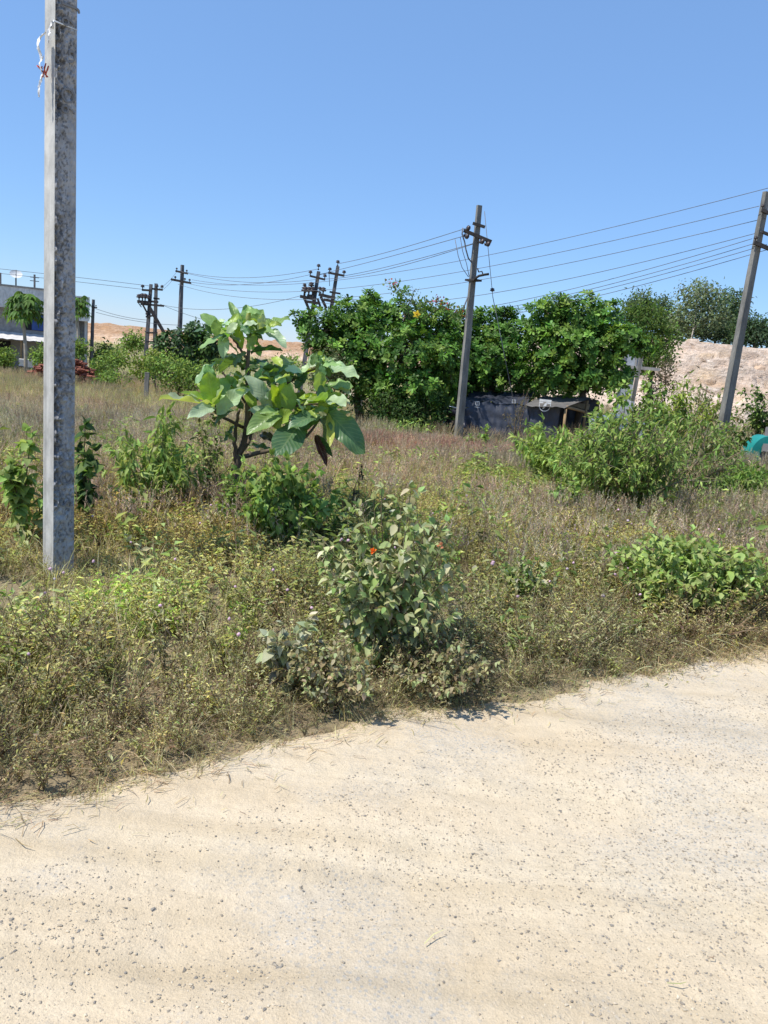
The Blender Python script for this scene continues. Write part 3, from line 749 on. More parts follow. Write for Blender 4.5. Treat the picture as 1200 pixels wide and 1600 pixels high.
# ------------------------------------------------------------------ near concrete pole
def near_pole():
    B = gp(91, 896)
    T_ = at(96, -140, B[1])
    root = thing('concrete_pole', 'rough grey concrete pole with raised lettering, rising past the top of the picture', 'utility pole', B)
    n1 = np.array([.70, -.714, 0]); n2 = np.array([-.714, -.70, 0])
    a0, b0, a1, b1 = .133, .178, .120, .152
    H_ = T_[2] - B[2]; ax = (T_ - B) / H_
    sx = -n2                                    # along the front face, left to right
    g = Geo()
    nz_, na = 1100, 44
    zz = np.linspace(-.1, H_ + .5, nz_)
    # front face, rough cast
    tt = np.linspace(-.5, .5, na)
    Zg, Tg = np.meshgrid(zz, tt, indexing='ij')
    k = np.clip(Zg / H_, 0, 1); a = a0 + (a1 - a0) * k; b = b0 + (b1 - b0) * k
    rough = (fbm(Tg * 7, Zg * 34, 0, 101, 5) - .5)
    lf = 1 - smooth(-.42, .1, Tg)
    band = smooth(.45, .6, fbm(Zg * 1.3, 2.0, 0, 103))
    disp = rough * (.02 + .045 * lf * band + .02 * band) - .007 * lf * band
    disp = disp * (1 - smooth(.44, .5, np.abs(Tg)))
    P = B + Zg[..., None] * ax + (Tg * a)[..., None] * sx + (b / 2 + disp)[..., None] * n1
    relief_stain = .42 + .34 * smooth(.35, .7, fbm(Tg * 4, Zg * 16, 0, 105)) * (1 - .45 * lf) - .22 * lf * band
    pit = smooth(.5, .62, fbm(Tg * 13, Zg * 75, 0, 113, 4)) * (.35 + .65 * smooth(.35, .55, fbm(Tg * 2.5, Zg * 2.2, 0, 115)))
    relief_stain = relief_stain * (1 - .55 * pit) * (1 + .9 * smooth(.6, .72, fbm(Tg * 14, Zg * 80, 4.0, 117, 3)))
    relief_stain = relief_stain * (1 + .8 * smooth(.004, .018, disp))  # relief put into the colour: raised cast lighter, pits darker, besides stains
    relief_stain = np.clip(relief_stain * 1.95 + .1 * (1 - smooth(.6, 2.2, Zg)), .07, 1.0)
    g.add(P, grid_faces(nz_, na), None, np.repeat(relief_stain.reshape(-1, 1), 3, 1) * np.array([1, 1, 1.06]))
    # the other three faces
    def face(o, sdir, w, nr, d, seed):
        tt = np.linspace(-.5, .5, 6); Z2, T2 = np.meshgrid(zz, tt, indexing='ij'); k = np.clip(Z2 / H_, 0, 1)
        W = (w[0] + (w[1] - w[0]) * k); D = (d[0] + (d[1] - d[0]) * k) / 2
        ch = (fbm(Z2 * 30, seed, 0, 107) - .5) * .004 * (np.abs(T2) > .45)
        P = B + Z2[..., None] * ax + (T2 * W)[..., None] * sdir + (D + ch * 0)[..., None] * nr
        c = 1.0 + .4 * fbm(T2 * 3, Z2 * 1.2, seed, 109) - .25 * smooth(.6, .75, fbm(Z2 * .8, T2 * 6, seed, 111))
        g.add(P, grid_faces(nz_, 6), None, np.repeat(c.reshape(-1, 1), 3, 1))
    face(None, n1, (b0, b1), n2, (a0, a1), 1.0)
    face(None, -n1, (b0, b1), -n2, (a0, a1), 2.0)
    face(None, n2, (a0, a1), -n1, (b0, b1), 3.0)
    g.build('shaft', M['nearpole'], root)
    # raised lettering, read sideways
    gl = Geo()
    pass
    for ch, py in (('S', 783), ('O', 744), ('Y', 716), ('M', 603), ('U', 588), ('O', 566), ('9', 40), ('G', 92), ('O', 153), ('9', 175), ('?', 205), ('J', 14)):
        if ch == '?': continue
        V, T = text_mesh(ch, .112, .005)
        zc = (at(100, py, B[1])[2] - B[2]); k = zc / H_
        a = a0 + (a1 - a0) * k; b = b0 + (b1 - b0) * k
        O = B + zc * ax + sx * a * .12 + n1 * (b / 2 + .006)
        W = O + V[:, 1:2] * (-sx) + V[:, 0:1] * np.array([0, 0, 1.]) + V[:, 2:3] * n1
        gl = Geo(); gl.add(W, None, T, (.56, .56, .6)); gl.build('raised_letter', M['nearpole'], root)
    # white plastic strip tied round it, with a red knot
    zc = at(95, 72, B[1])[2] - B[2]; k = zc / H_; a = a0 + (a1 - a0) * k; b = b0 + (b1 - b0) * k
    root2 = thing('plastic_strip', 'torn white plastic strip with red thread tied round the concrete pole', 'plastic strip', B + zc * ax + n2 * (a / 2) + n1 * (b / 2))
    gp_ = Geo(); C0 = B + zc * ax
    cor = C0 + n1 * (b / 2 + .006) + n2 * (a / 2 + .006)
    rgt = C0 + n1 * (b / 2 + .006) - n2 * (a / 2)
    tube(gp_, [rgt + np.array([0, 0, .085]), cor + np.array([0, 0, .09]) + n2 * .004, cor + n2 * .012 + np.array([0, 0, .05])], [.0018, .006, .01], 5)
    def ribbon(p, q, w, seed, bulge):
        nn, mm = 14, 6
        tl = np.linspace(0, 1, nn)[:, None]; sl = np.linspace(-.5, .5, mm)[None]
        ctr = p[None, None] * (1 - tl[..., None]) + q[None, None] * tl[..., None]
        wv = (fbm(tl * 5, sl * 4, seed, 121) - .5)
        P = ctr + n1 * (sl * w * (1 - .4 * tl) + wv * .02)[..., None] + n2 * (bulge * np.sin(tl * PI) + wv * .035 + .012)[..., None]
        gp_.add(P, grid_faces(nn, mm))
    L = n2 * (a / 2)
    base = C0 + L + n1 * .03
    ribbon(cor + np.array([0, 0, .08]), cor + np.array([0, 0, -.03]) + n2 * .02, .035, 1, .01)
    ribbon(base + np.array([0, 0, .03]) + n2 * .03, base + np.array([0, 0, -.11]) + n2 * .04, .05, 2, .03)
    ribbon(base + np.array([0, 0, -.09]) + n2 * .035, base + np.array([0, 0, -.20]) + n2 * .03, .035, 3, .02)
    ribbon(base + np.array([0, 0, -.17]) + n2 * .03, base + np.array([0, 0, -.31]) + n2 * .06, .02, 4, .01)
    gp_.build('strip', M['plastic'], root2)
    gk = Geo()
    for _ in range(5):
        p = base + np.array([0, 0, -.155]) + n2 * .05 + rv(.012); tube(gk, [p, p + rv(.02), p + np.array([0, 0, -.04]) + rv(.015)], .004, 4)
    gk.build('red_thread', M['redcloth'], root2)
near_pole()

# ------------------------------------------------------------------ utility poles
def insul(g, P, r, col=(1, 1, 1), up=np.array([0, 0, 1.])):
    prof = [(0, .25), (.25, .35), (.3, .9), (.7, 1), (.8, .55), (1.1, .95), (1.3, .7), (1.55, .2)]
    pts = np.array([P + up * r * h for h, _ in prof]); tube(g, pts, [w * r for _, w in prof], 8, col)
def utility_pole(name, label, base, top, Y, w0, w1, arms, mat='pole', group=None, extra=None, basez=None, rot=.6):
    """arms: (px,py)-(px,py) crossarm ends at the pole's own distance, with insulator positions along them"""
    T_ = at(*top, Y); B = at(*base, Y)
    if basez is not None: B = T_ + (B - T_) * ((basez - T_[2]) / (B[2] - T_[2]))
    root = thing(name, label, 'utility pole', B, group)
    d = unit(T_ - B); g = Geo()
    a = np.array([math.cos(rot), math.sin(rot), 0]); a = unit(a - d * (a @ d)); b = np.cross(d, a)
    V = []
    nn = 16
    for i in range(nn):
        t = i / (nn - 1); P = B + (T_ - B) * t - d * (.15 if i == 0 else 0); w = w0 + (w1 - w0) * t
        jx, jy = rng.normal(0, w * .015, 2)
        for sx_, sy_ in ((-1, -1), (1, -1), (1, 1), (-1, 1)):
            V.append(P + a * (sx_ * w * .36 + jx) + b * (sy_ * w * .55 + jy))
    Q = [(i * 4 + k, i * 4 + (k + 1) % 4, i * 4 + 4 + (k + 1) % 4, i * 4 + 4 + k) for i in range(nn - 1) for k in range(4)]
    Q += [(3, 2, 1, 0), ((nn - 1) * 4, (nn - 1) * 4 + 1, (nn - 1) * 4 + 2, (nn - 1) * 4 + 3)]
    g.add(V, Q); g.build('shaft', M[mat], root, False)
    out = []
    for A_, B_, ins, th in arms:
        fw_off = np.array([0, -w0 * .62, 0])
        PA, PB = at(*A_, Y) + fw_off, at(*B_, Y) + fw_off
        ga = Geo(); bar(ga, PA, PB, th, th); arm = ga.build('crossarm', M['steel'], root, False)
        for t, up in ins:
            gi = Geo(); P = PA + (PB - PA) * t; r = th * .62
            u_ = np.array([0, 0, 1.]) * up
            tube(gi, [P, P + u_ * th * 1.3], th * .18, 5)
            insul(gi, P + u_ * th * .9, r, up=u_)
            gi.build('insulator', M['ceramic'], root); out.append(P + u_ * th * 2)
    return root, out

# pole in front of the tarpaulin shack
Yp = 22.0
bz = float(ground_z(1.9, 22)) - .05
pm_, _ = utility_pole('utility_pole', 'leaning concrete utility pole standing in front of the black tarpaulin shack', (715, 692), (749, 321), Yp, .20, .12,
    [((738, 350), (757, 356), [], .07), ((724, 361), (767, 379), [(.06, -1), (.62, -1), (.82, -1)], .085)], basez=bz, rot=-1.1)
def clamp(root, px, py, Y, w, h):
    P = at(px, py, Y); g = Geo(); box(g, (-w / 2, -w * .75, -h / 2), (w / 2, w * .75, h / 2), rot_z(.6), P); return g.build('clamp', M['steel'], root, False)
clamp(pm_, 739.5, 438, Yp, .27, .05)
gb = Geo()
pts = [at(741, 439, Yp - .2), at(744, 434, Yp - .3), at(748, 431, Yp - .3), at(757, 429, Yp - .3), at(764, 428, Yp - .3)]
tube(gb, pts, .035, 5)
tube(gb, [at(746, 419, Yp - .25), at(748, 425, Yp - .25), at(753, 424, Yp - .25), at(755, 430, Yp - .25)], .018, 4)
gb.build('cable_bracket', M['steel'], pm_)
gb = Geo()
def cable(p, r): g = Geo(); tube(g, p, r, 4); g.build('jumper_cable', M['wire'], pm_)
cable([at(723, 356, Yp - .2), at(722, 366, Yp - .2), at(726, 378, Yp - .2), at(728, 390, Yp - .2), at(732, 404, Yp - .2), at(737, 410, Yp - .1)], .018)
cable([at(711, 374, Yp), at(716, 400, Yp), at(722, 418, Yp), at(732, 433, Yp)], .009)
cable([at(719, 370, Yp), at(723, 393, Yp), at(729, 412, Yp), at(733, 432, Yp)], .009)
cable([at(731, 464, Yp - .1), at(727, 474, Yp - .1), at(724, 484, Yp - .1), at(727, 487, Yp - .1)], .018)

# insulators on the incoming lines, left of the crossarm
for px, py in ((729, 355), (727, 368), (751, 376), (760, 380)):
    gi = Geo(); insul(gi, at(px, py, Yp - .3), .075, up=unit(np.array([.8, .3, -.25]))); gi.build('insulator', M['ceramic'], pm_)
# guy wire with its strain insulator
gw = thing('guy_wire', 'thin slanting guy wire with an egg insulator right of the leaning pole', 'guy wire', at(805, 640, 22.5))
g = Geo(); tube(g, [at(757, 330, 22), at(770, 464, 22.3)], .008, 4); tube(g, [at(770, 464, 22.3), at(808, 655, 22.5)], .010, 4); g.build('cable', M['wire'], gw)
g = Geo(); insul(g, at(769, 456, 22.3), .07); g.build('insulator', M['ceramic'], gw)

# right-hand leaning pole
Yr = 19.0
utility_pole('utility_pole', 'leaning concrete utility pole between the teal cart and the pink quarry bank', (1120, 716), (1198, 300), Yr, .22, .14,
    [((1186, 330), (1214, 342), [(.02, 1)], .07), ((1187, 364), (1212, 374), [], .06), ((1174, 380), (1212, 396), [(.04, 1), (.72, 1)], .08)], basez=float(ground_z(8, 19)) - .05, rot=-1.1)
# left: tall single pole
utility_pole('utility_pole', 'tall dark pole with two crossarms rising behind the leafy bush on the left', (279, 560), (285, 414), 60, .42, .26,
    [((276, 424), (295, 428), [(.08, 1), (.9, 1)], .14), ((269, 437), (300, 443), [(.2, 1), (.68, 1), (.92, 1)], .16)], 'farpole', basez=-2.3)
utility_pole('utility_pole', 'plain short pole beside the right corner of the white house', (143, 560), (146, 468), 58, .3, .22,
    [((145, 480), (153, 481), [(.8, 1)], .1)], 'farpole', basez=-2.3)
# transformer pairs
def twin(name, label, Y, pA, pB, arms, braces, basez, w=.24):
    T0 = at(*pA[1], Y); B0 = at(*pA[0], Y)
    root = thing(name, label, 'transformer poles', np.array([B0[0], B0[1], basez]))
    for (b_, t_), dy in ((pA, 0), (pB, .5)):
        Tt, Bb = at(*t_, Y + dy), at(*b_, Y + dy); Bb = Tt + (Bb - Tt) * ((basez - .2 - Tt[2]) / (Bb[2] - Tt[2]))
        g = Geo(); bar(g, Bb, Tt, w, w * .8, w2=w * .72, h2=w * .6); g.build('pole', M['farpole'], root, False)
    for A_, B_, ins, th, dy in arms:
        PA, PB = at(*A_, Y + dy - .25), at(*B_, Y + dy - .25)
        g = Geo(); bar(g, PA, PB, th, th); g.build('crossarm', M['steel'], root, False)
        for t, hh in ins:
            P = PA + (PB - PA) * t; g = Geo(); tube(g, [P, P + np.array([0, 0, hh * .5])], th * .25, 5); insul(g, P + np.array([0, 0, hh * .3]), hh * .3); g.build('insulator', M['ceramic'], root)
    for A_, B_, th in braces:
        g = Geo(); bar(g, at(*A_, Y - .3), at(*B_, Y - .2), th, th); g.build('brace', M['steel'], root, False)
    return root
twin('transformer_pole', 'far pair of dark poles with a slanting brace, left of the tall pole', 58, ((228, 552), (236, 444)), ((242, 532), (244, 443)),
     [((222, 453), (237, 454), [(.05, .5)], .14, 0), ((236, 451), (254, 453), [(.5, .45), (.95, .45)], .13, .4), ((215, 471), (236, 473), [(.1, .7), (.35, .8), (.55, .8), (.8, .7)], .2, 0),
      ((236, 471), (247, 472), [], .15, 0), ((240, 466), (249, 467), [], .12, .4), ((220, 475), (256, 478), [], .14, 0), ((229, 520), (246, 520), [], .12, 0), ((229, 534), (244, 534), [], .12, 0), ((228, 495), (240, 493), [(.1, .4)], .12, 0)],
     [((222, 474), (230, 489), .12), ((234, 481), (261, 528), .22), ((216, 473), (221, 480), .06)], -2.2, .28)
twin('transformer_pole', 'nearer pair of poles crowded with insulators, rising behind the left almond tree', 46, ((486, 500), (498, 424)), ((518, 480), (528, 416)),
     [((484, 431), (508, 437), [(.03, .4), (.97, .4)], .11, 0), ((497, 422), (498, 420), [(.5, .4)], .08, 0), ((513, 426), (538, 431), [(.08, .4), (.97, .4)], .12, .5), ((527, 416), (528, 414), [(.5, .4)], .08, .5),
      ((469, 463), (494, 468), [(.28, .8)], .17, 0), ((475, 451), (502, 457), [(.02, .4), (.4, .6), (.9, .4)], .08, 0), ((498, 460), (524, 466), [(.25, .6)], .17, 0), ((480, 463), (490, 463), [(.2, .7), (.8, .7)], .2, 0),
      ((515, 456), (532, 459), [], .1, .5), ((506, 468), (537, 474), [], .15, 0), ((478, 471), (499, 474), [], .15, 0), ((487, 479), (505, 481), [], .12, 0), ((499, 429), (514, 426), [], .04, 0)],
     [((475, 465), (486, 491), .14), ((501, 463), (510, 482), .14), ((496, 466), (503, 486), .12), ((476, 453), (475, 463), .08), ((514, 424), (515, 447), .03)], -1.6, .26)

# wires
NW = [0]
def wire(label, A_, YA, B_, YB, mid, r=.009, r2=None):
    P, Q = at(*A_, YA), at(*B_, YB)
    lo, hi = 0.0, 1.0
    sgn = 1 if B_[0] > A_[0] else -1
    for _ in range(40):
        m_ = (lo + hi) / 2; x_ = proj(P + (Q - P) * m_)[0]
        if (x_ - mid[0]) * sgn < 0: lo = m_
        else: hi = m_
    t = (lo + hi) / 2; W = P + (Q - P) * t; dz = (mid[1] - proj(W)[1]) * ((W - CAM) @ fw) / F
    S = dz / max(4 * t * (1 - t), .05)
    tt = np.linspace(0, 1, 34)
    pts = P[None] + (Q - P)[None] * tt[:, None]; pts[:, 2] -= S * 4 * tt * (1 - tt)
    g = Geo(); tube(g, pts, np.linspace(r, r if r2 is None else r2, 34), 4, cap=False)
    tag(g.build('power_line', M['wire']), label, 'power line', 'power lines strung across the sky')
ordn = ['topmost', 'second', 'third', 'fourth', 'fifth', 'sixth', 'seventh', 'eighth']
rw = [((1215, 290), (300, 437), 60, (820, 386)), ((1186, 322), (290, 442), 60, (820, 405)), ((1196, 341), (278, 444), 60, (820, 424)), ((1190, 362), (500, 473), 46, (820, 449)),
      ((1175, 373), (520, 492), 46, (820, 468)), ((1180, 380), (505, 495), 46, (820, 475)), ((1198, 382), (520, 500), 46, (820, 480)), ((1206, 388), (500, 503), 46, (820, 487))]
for i, (A_, B_, YB, mid) in enumerate(rw):
    wire(f'{ordn[i]} of the wires sloping down leftward from the right leaning pole', A_, Yr - .1, B_, YB, mid, .0075, .013)
lw = [((727, 357), (528, 412), (640, 384)), ((724, 369), (514, 425), (620, 398)), ((741, 380), (537, 431), (640, 408)), ((752, 377), (508, 436), (620, 417))]
for i, (A_, B_, mid) in enumerate(lw):
    wire(f'{ordn[i]} of the wires from the shack pole to the insulator-laden pole pair', A_, Yp - .3, B_, 46, mid, .009, .014)
for i, (A_, B_, mid) in enumerate([((498, 420), (293, 426), (400, 433)), ((485, 429), (300, 441), (400, 443)), ((508, 435), (278, 423), (400, 441)), ((470, 462), (256, 477), (380, 480))]):
    wire(f'{ordn[i]} of the wires between the pole pair and the tall left pole', A_, 46, B_, 60, mid, .013, .014)
for i, (A_, B_, mid) in enumerate([((-30, 417), (236, 447), (100, 431)), ((-30, 424), (222, 452), (100, 438)), ((146, 481), (229, 500), (190, 494)), ((150, 488), (280, 508), (210, 501))]):
    wire(f'{ordn[i]} of the wires crossing behind the near concrete pole towards the brace poles', A_, 52, B_, 58, mid, .013, .015)
for i, (A_, B_, mid) in enumerate([((247, 452), (276, 425), (262, 441)), ((254, 453), (270, 437), (262, 446)), ((250, 475), (340, 505), (300, 494))]):
    wire(f'{ordn[i]} of the short wires between brace poles and the tall left pole', A_, 58, B_, 60, mid, .013, .014)

# stub posts
def post(label, px, py0, py1, w, mat='pole'):
    B = gp(px, py0); S = np.linalg.norm(B - CAM) / F; T_ = at(px + 2, py1, B[1]); T_[0] = B[0] + .02
    root = thing('stub_post', label, 'post', B)
    g = Geo(); bar(g, B - np.array([0, 0, .2]), T_, w, w * .7); g.build('shaft', M[mat], root, False)
    g = Geo(); box(g, (-w * .5, -w * .38, 0), (w * .5, w * .38, .03), None, T_ + np.array([0, 0, .002])); g.build('cap', M[mat], root, False)
post('short grey stub post in dry grass left of the big-leaved sapling', 228, 626, 583, .17)
post('thin pale stub post under the left edge of the almond tree', 562, 652, 612, .10)

# ------------------------------------------------------------------ trees
def tube_limb(g, A_, B_, r0, r1, sag=.12, n=6, wob=.04):
    A_, B_ = np.asarray(A_, float), np.asarray(B_, float); L = np.linalg.norm(B_ - A_)
    t = np.linspace(0, 1, n)[:, None]; mid = (A_ + B_) / 2 + np.array([0, 0, L * sag]) + rv(L * wob)
    tube(g, (1 - t) ** 2 * A_ + 2 * t * (1 - t) * mid + t * t * B_, np.linspace(r0, r1, n), 6)
def lobe_pts(lobes, n, shell=.55):
    """n points through the union of the lobes, most near their surfaces; returns points and outward directions"""
    vol = np.array([l[2] * l[3] * sc(l[0], l[1], l[4]) ** 2 for l in lobes]); cnt = rng.multinomial(n, vol / vol.sum())
    Ps, Ds = [], []
    for l, k in zip(lobes, cnt):
        px, py, rx, ry, Y = l[:5]; c = at(px, py, Y); s = sc(px, py, Y); R_ = np.array([rx * s, (l[5] if len(l) > 5 else (rx + ry) / 2 * s), ry * s])
        d = unit(rng.normal(0, 1, (k, 3)))
        rr = (shell + (1 - shell) * rng.random(k)) ** 1.0
        rr = np.where(rng.random(k) < .25, rng.random(k) ** .5, rr)
        nz_ = fbm(d[:, 0] * 2.2 + px, d[:, 1] * 2.2 + py, d[:, 2] * 2.2, 131)
        rr = rr * (.55 + .95 * nz_)
        Ps.append(c + d * R_ * rr[:, None]); Ds.append(d)
    return np.concatenate(Ps), np.concatenate(Ds)
def tree(name, label, base, lobes, n, style, leaf, cols, mat, bark='bark', group=None, r=.14, up=.5, nl=9, limbs=True, trunkpx=None, cat='tree', shell=.55, kind=None):
    root = thing(name, label, cat, base, group)
    gt, gc = Geo(), Geo(); lv = Leaves()
    base = np.asarray(base, float)
    cs = np.array([at(*l[:2], l[4]) for l in lobes]); cen = cs.mean(0)
    fork = base + (cen - base) * .42; fork[2] = base[2] + (cen[2] - base[2]) * .5
    t = np.linspace(0, 1, 6)[:, None]
    tube(gt, base - np.array([0, 0, .15]) + (fork - base + np.array([0, 0, .15])) * t + rng.normal(0, r * .2, (6, 3)) * (t > 0) * (t < 1), np.linspace(r, r * .75, 6), 8)
    for c in cs:
        tube_limb(gt, fork, c, r * .55, r * .2)
    P, D = lobe_pts(lobes, n, shell)
    zmin = ground_z(P[:, 0], P[:, 1]) + .15
    P[:, 2] = np.maximum(P[:, 2], zmin)
    for i in range(n):
        if i % 5 == 0:
            j = int(np.argmin(((cs - P[i]) ** 2).sum(1))); tube_limb(gt, cs[j] + rv(.1), P[i], r * .12, r * .05, .05, 4)
        ax = unit(D[i] * .7 + np.array([0, 0, up]) + rv(.25))
        if style == 'rosette':
            a = unit(np.cross(ax, rv())); b = np.cross(ax, a); ph = rng.random() * 6.28; cc = pickc(cols)
            k = int(rng.integers(nl - 2, nl + 3))
            for q in range(k):
                th = ph + q * 2.4; el = .15 + .75 * (q / k)
                d = (a * math.cos(th) + b * math.sin(th)) * math.cos(el) + ax * math.sin(el)
                lv.add(P[i] + ax * .02 * q * leaf, d, ax + rv(.15), leaf * rng.uniform(.7, 1.1), np.clip(cc * rng.uniform(.8, 1.25), .01, .9))
        else:
            cc = pickc(cols)
            for q in range(nl):
                d = unit(D[i] * .5 + rv(.8) + np.array([0, 0, -.15 * up])); lv.add(P[i] + rv(leaf * 1.1), d, ax + rv(.4), leaf * rng.uniform(.6, 1.2), np.clip(cc * rng.uniform(.8, 1.25), .01, .9))
    lv.flush(gc, kind or ('obovate' if style == 'rosette' else 'low'))
    gt.build('trunk', M[bark], root); gc.build('crown', M[mat], root)
    return root
def gpt(px, Y):
    P = at(px, 700, Y); return np.array([P[0], P[1], ground_z(P[0], P[1])])
ALM = [(0.09, 0.19, 0.033), (0.125, 0.245, 0.042), (0.06, 0.13, 0.026), (0.19, 0.31, 0.055)]
AG = 'tropical almond trees over the shack'
tree('almond_tree', 'broad glossy green tree in front of the insulator-laden poles, leftmost of the dense row', gpt(560, 25.5),
     [(505, 520, 42, 36, 25), (548, 505, 45, 38, 25.5), (585, 492, 30, 33, 26), (535, 560, 55, 48, 25), (585, 545, 50, 50, 25), (475, 500, 16, 14, 25), (570, 595, 55, 32, 25), (578, 470, 16, 12, 26)], 1200, 'rosette', .185, ALM, 'gloss', group=AG)
tree('almond_tree', 'densest glossy tree in the row, with red and yellow blooms over its top', gpt(655, 26),
     [(630, 500, 45, 38, 26), (670, 515, 45, 40, 26), (640, 555, 55, 45, 24.5), (690, 560, 45, 42, 25), (650, 605, 60, 40, 24.5), (700, 505, 34, 28, 26.5), (625, 640, 50, 28, 25), (690, 620, 35, 45, 26), (712, 575, 26, 60, 26.5)], 1500, 'rosette', .18, ALM, 'gloss', group=AG)
tree('almond_tree', 'low-topped glossy tree directly above the black tarpaulin roof', gpt(780, 27),
     [(755, 520, 42, 32, 27), (800, 520, 40, 32, 27), (770, 560, 50, 38, 26.5), (815, 560, 45, 40, 27), (735, 545, 25, 38, 26.5), (800, 590, 70, 22, 26.5), (720, 590, 25, 40, 26.8), (745, 500, 26, 18, 27), (785, 495, 26, 14, 27), (740, 590, 30, 35, 27.5)], 1200, 'rosette', .185, ALM, 'gloss', group=AG)
tree('almond_tree', 'tall light-topped glossy tree at the right end of the dense row, beside the pale shed', gpt(900, 26),
     [(862, 490, 34, 30, 26), (905, 495, 45, 34, 26), (945, 500, 34, 28, 26), (875, 535, 55, 38, 25.5), (930, 545, 48, 36, 25.5), (978, 530, 30, 22, 25), (880, 585, 62, 28, 25.5), (840, 520, 22, 22, 26), (1000, 540, 24, 16, 25), (930, 592, 45, 24, 25.5), (965, 585, 24, 22, 25.2)], 1400, 'rosette', .195, ALM + [(.2, .32, .06)], 'gloss', group=AG)
tree('bushy_tree', 'soft yellow-green bushy tree peeping out between the dense row and the quarry', gpt(1010, 36),
     [(1005, 505, 36, 32, 36), (1035, 530, 26, 30, 36), (985, 500, 25, 20, 36), (1020, 555, 28, 26, 35)], 420, 'loose', .16, [(.11, .18, .035), (.08, .14, .03), (.14, .21, .05)], 'leaf', nl=12)
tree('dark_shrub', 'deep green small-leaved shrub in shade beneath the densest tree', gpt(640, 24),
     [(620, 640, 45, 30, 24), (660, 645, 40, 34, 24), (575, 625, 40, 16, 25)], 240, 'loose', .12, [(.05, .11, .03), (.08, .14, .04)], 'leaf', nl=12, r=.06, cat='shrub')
tree('dark_shrub', 'added deep green undergrowth behind the shack roof, put in to block light between the trunks', gpt(760, 29.5),  # added filler shrub, there to block light showing through behind the shack
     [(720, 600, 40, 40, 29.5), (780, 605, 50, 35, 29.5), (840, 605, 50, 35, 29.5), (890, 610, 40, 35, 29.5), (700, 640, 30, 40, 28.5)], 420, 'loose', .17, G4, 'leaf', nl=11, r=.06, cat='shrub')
tree('grey_bush', 'pale grey-green fine-leaved bush below the left end of the almond row', gpt(515, 24),
     [(515, 565, 26, 24, 23.6), (500, 585, 22, 22, 23.6), (535, 585, 20, 18, 23.6)], 170, 'loose', .085, [(.14, .17, .07), (.10, .13, .055), (.18, .2, .1)], 'leaf', nl=14, r=.05, cat='shrub')
tree('brown_bush', 'brownish half-bare bush against the foot of the quarry bank', gpt(1035, 32), [(1030, 605, 26, 24, 32), (1015, 640, 22, 22, 32), (1040, 575, 14, 16, 32)], 130, 'loose', .12, [(.12, .1, .06), (.09, .09, .04), (.16, .13, .08)], 'leaf', nl=10, r=.05, cat='shrub')

# flowering climber over the almond row
def bloom_vine():
    root = thing('flowering_climber', 'climbing vine with red and pink bracts sprawling over the densest tree', 'climber', at(670, 540, 25.6))
    gs, gf, gb = Geo(), Geo(), Geo(); lv, lf = Leaves(), Leaves()
    for pts in ([(655, 500), (640, 475), (625, 455), (608, 443)], [(660, 500), (690, 478), (710, 486), (728, 500)], [(650, 500), (655, 480), (668, 472), (690, 470)], [(640, 505), (636, 480), (645, 462), (648, 452)]):
        W = np.array([at(x_, y_, 24.9 - .2 * i) for i, (x_, y_) in enumerate(pts)])
        t = np.linspace(0, 1, 9); W2 = np.stack([np.interp(t, np.linspace(0, 1, len(W)), W[:, k]) for k in range(3)], -1) + rng.normal(0, .04, (9, 3))
        tube(gs, W2, np.linspace(.02, .008, 9), 4, (.12, .1, .05))
        thin = pts[-1] == (648, 452); lf = Leaves()
        for i in range(150):
            q = rng.random(); P = np.array([np.interp(q, t, W2[:, k]) for k in range(3)]) + rv(.13)
            lv.add(P, rv() + np.array([0, 0, .3]), np.array([0, -.3, 1]) + rv(.4), rng.uniform(.06, .13) * (.6 if thin else 1), pickc([(.13, .2, .06), (.17, .24, .06)] if not thin else [(.16, .2, .1)]))
        if thin: continue
        for i in range(24):
            q = rng.uniform(.3, 1) if pts[-1] == (728, 500) else rng.uniform(.78, 1.0); P = np.array([np.interp(q, t, W2[:, k]) for k in range(3)]) + rv(.07) + np.array([0, -.12, .05])
            c = pickc([(.5, .05, .05), (.45, .1, .04), (.3, .05, .02)]) if pts[-1] == (728, 500) else pickc([(.55, .12, .2), (.6, .22, .28), (.35, .12, .05)])
            lf.add(P, rv(), rv() + np.array([0, -.5, .5]), rng.uniform(.045, .08), c)
        g = Geo(); lf.flush(g, 'heart'); g.build('blossoms', M['petal'], root)
    lv.flush(gf, 'ovate')
    gs.build('stem', M['twig'], root); gf.build('foliage', M['leaf'], root)
    r2 = thing('yellow_flower', 'single yellow trumpet flower on the upper leaves of the densest tree', 'flower', at(651, 491, 24.2))
    C = at(651, 491, 24.2); g = Geo(); l2 = Leaves()
    for k in range(5):
        a = k * 2 * PI / 5; d = RT * math.cos(a) + UP * math.sin(a) - fw * .25; l2.add(C, d, -fw + d * -.3, .13, np.array([.75, .55, .05]))
    l2.flush(g, 'heart'); g.build('petals', M['petal'], r2)
    g = Geo(); g.add(C - fw * .03 + ICOV * .03, None, ICOF, (.6, .3, .02)); g.build('centre', M['petal'], r2)
bloom_vine()

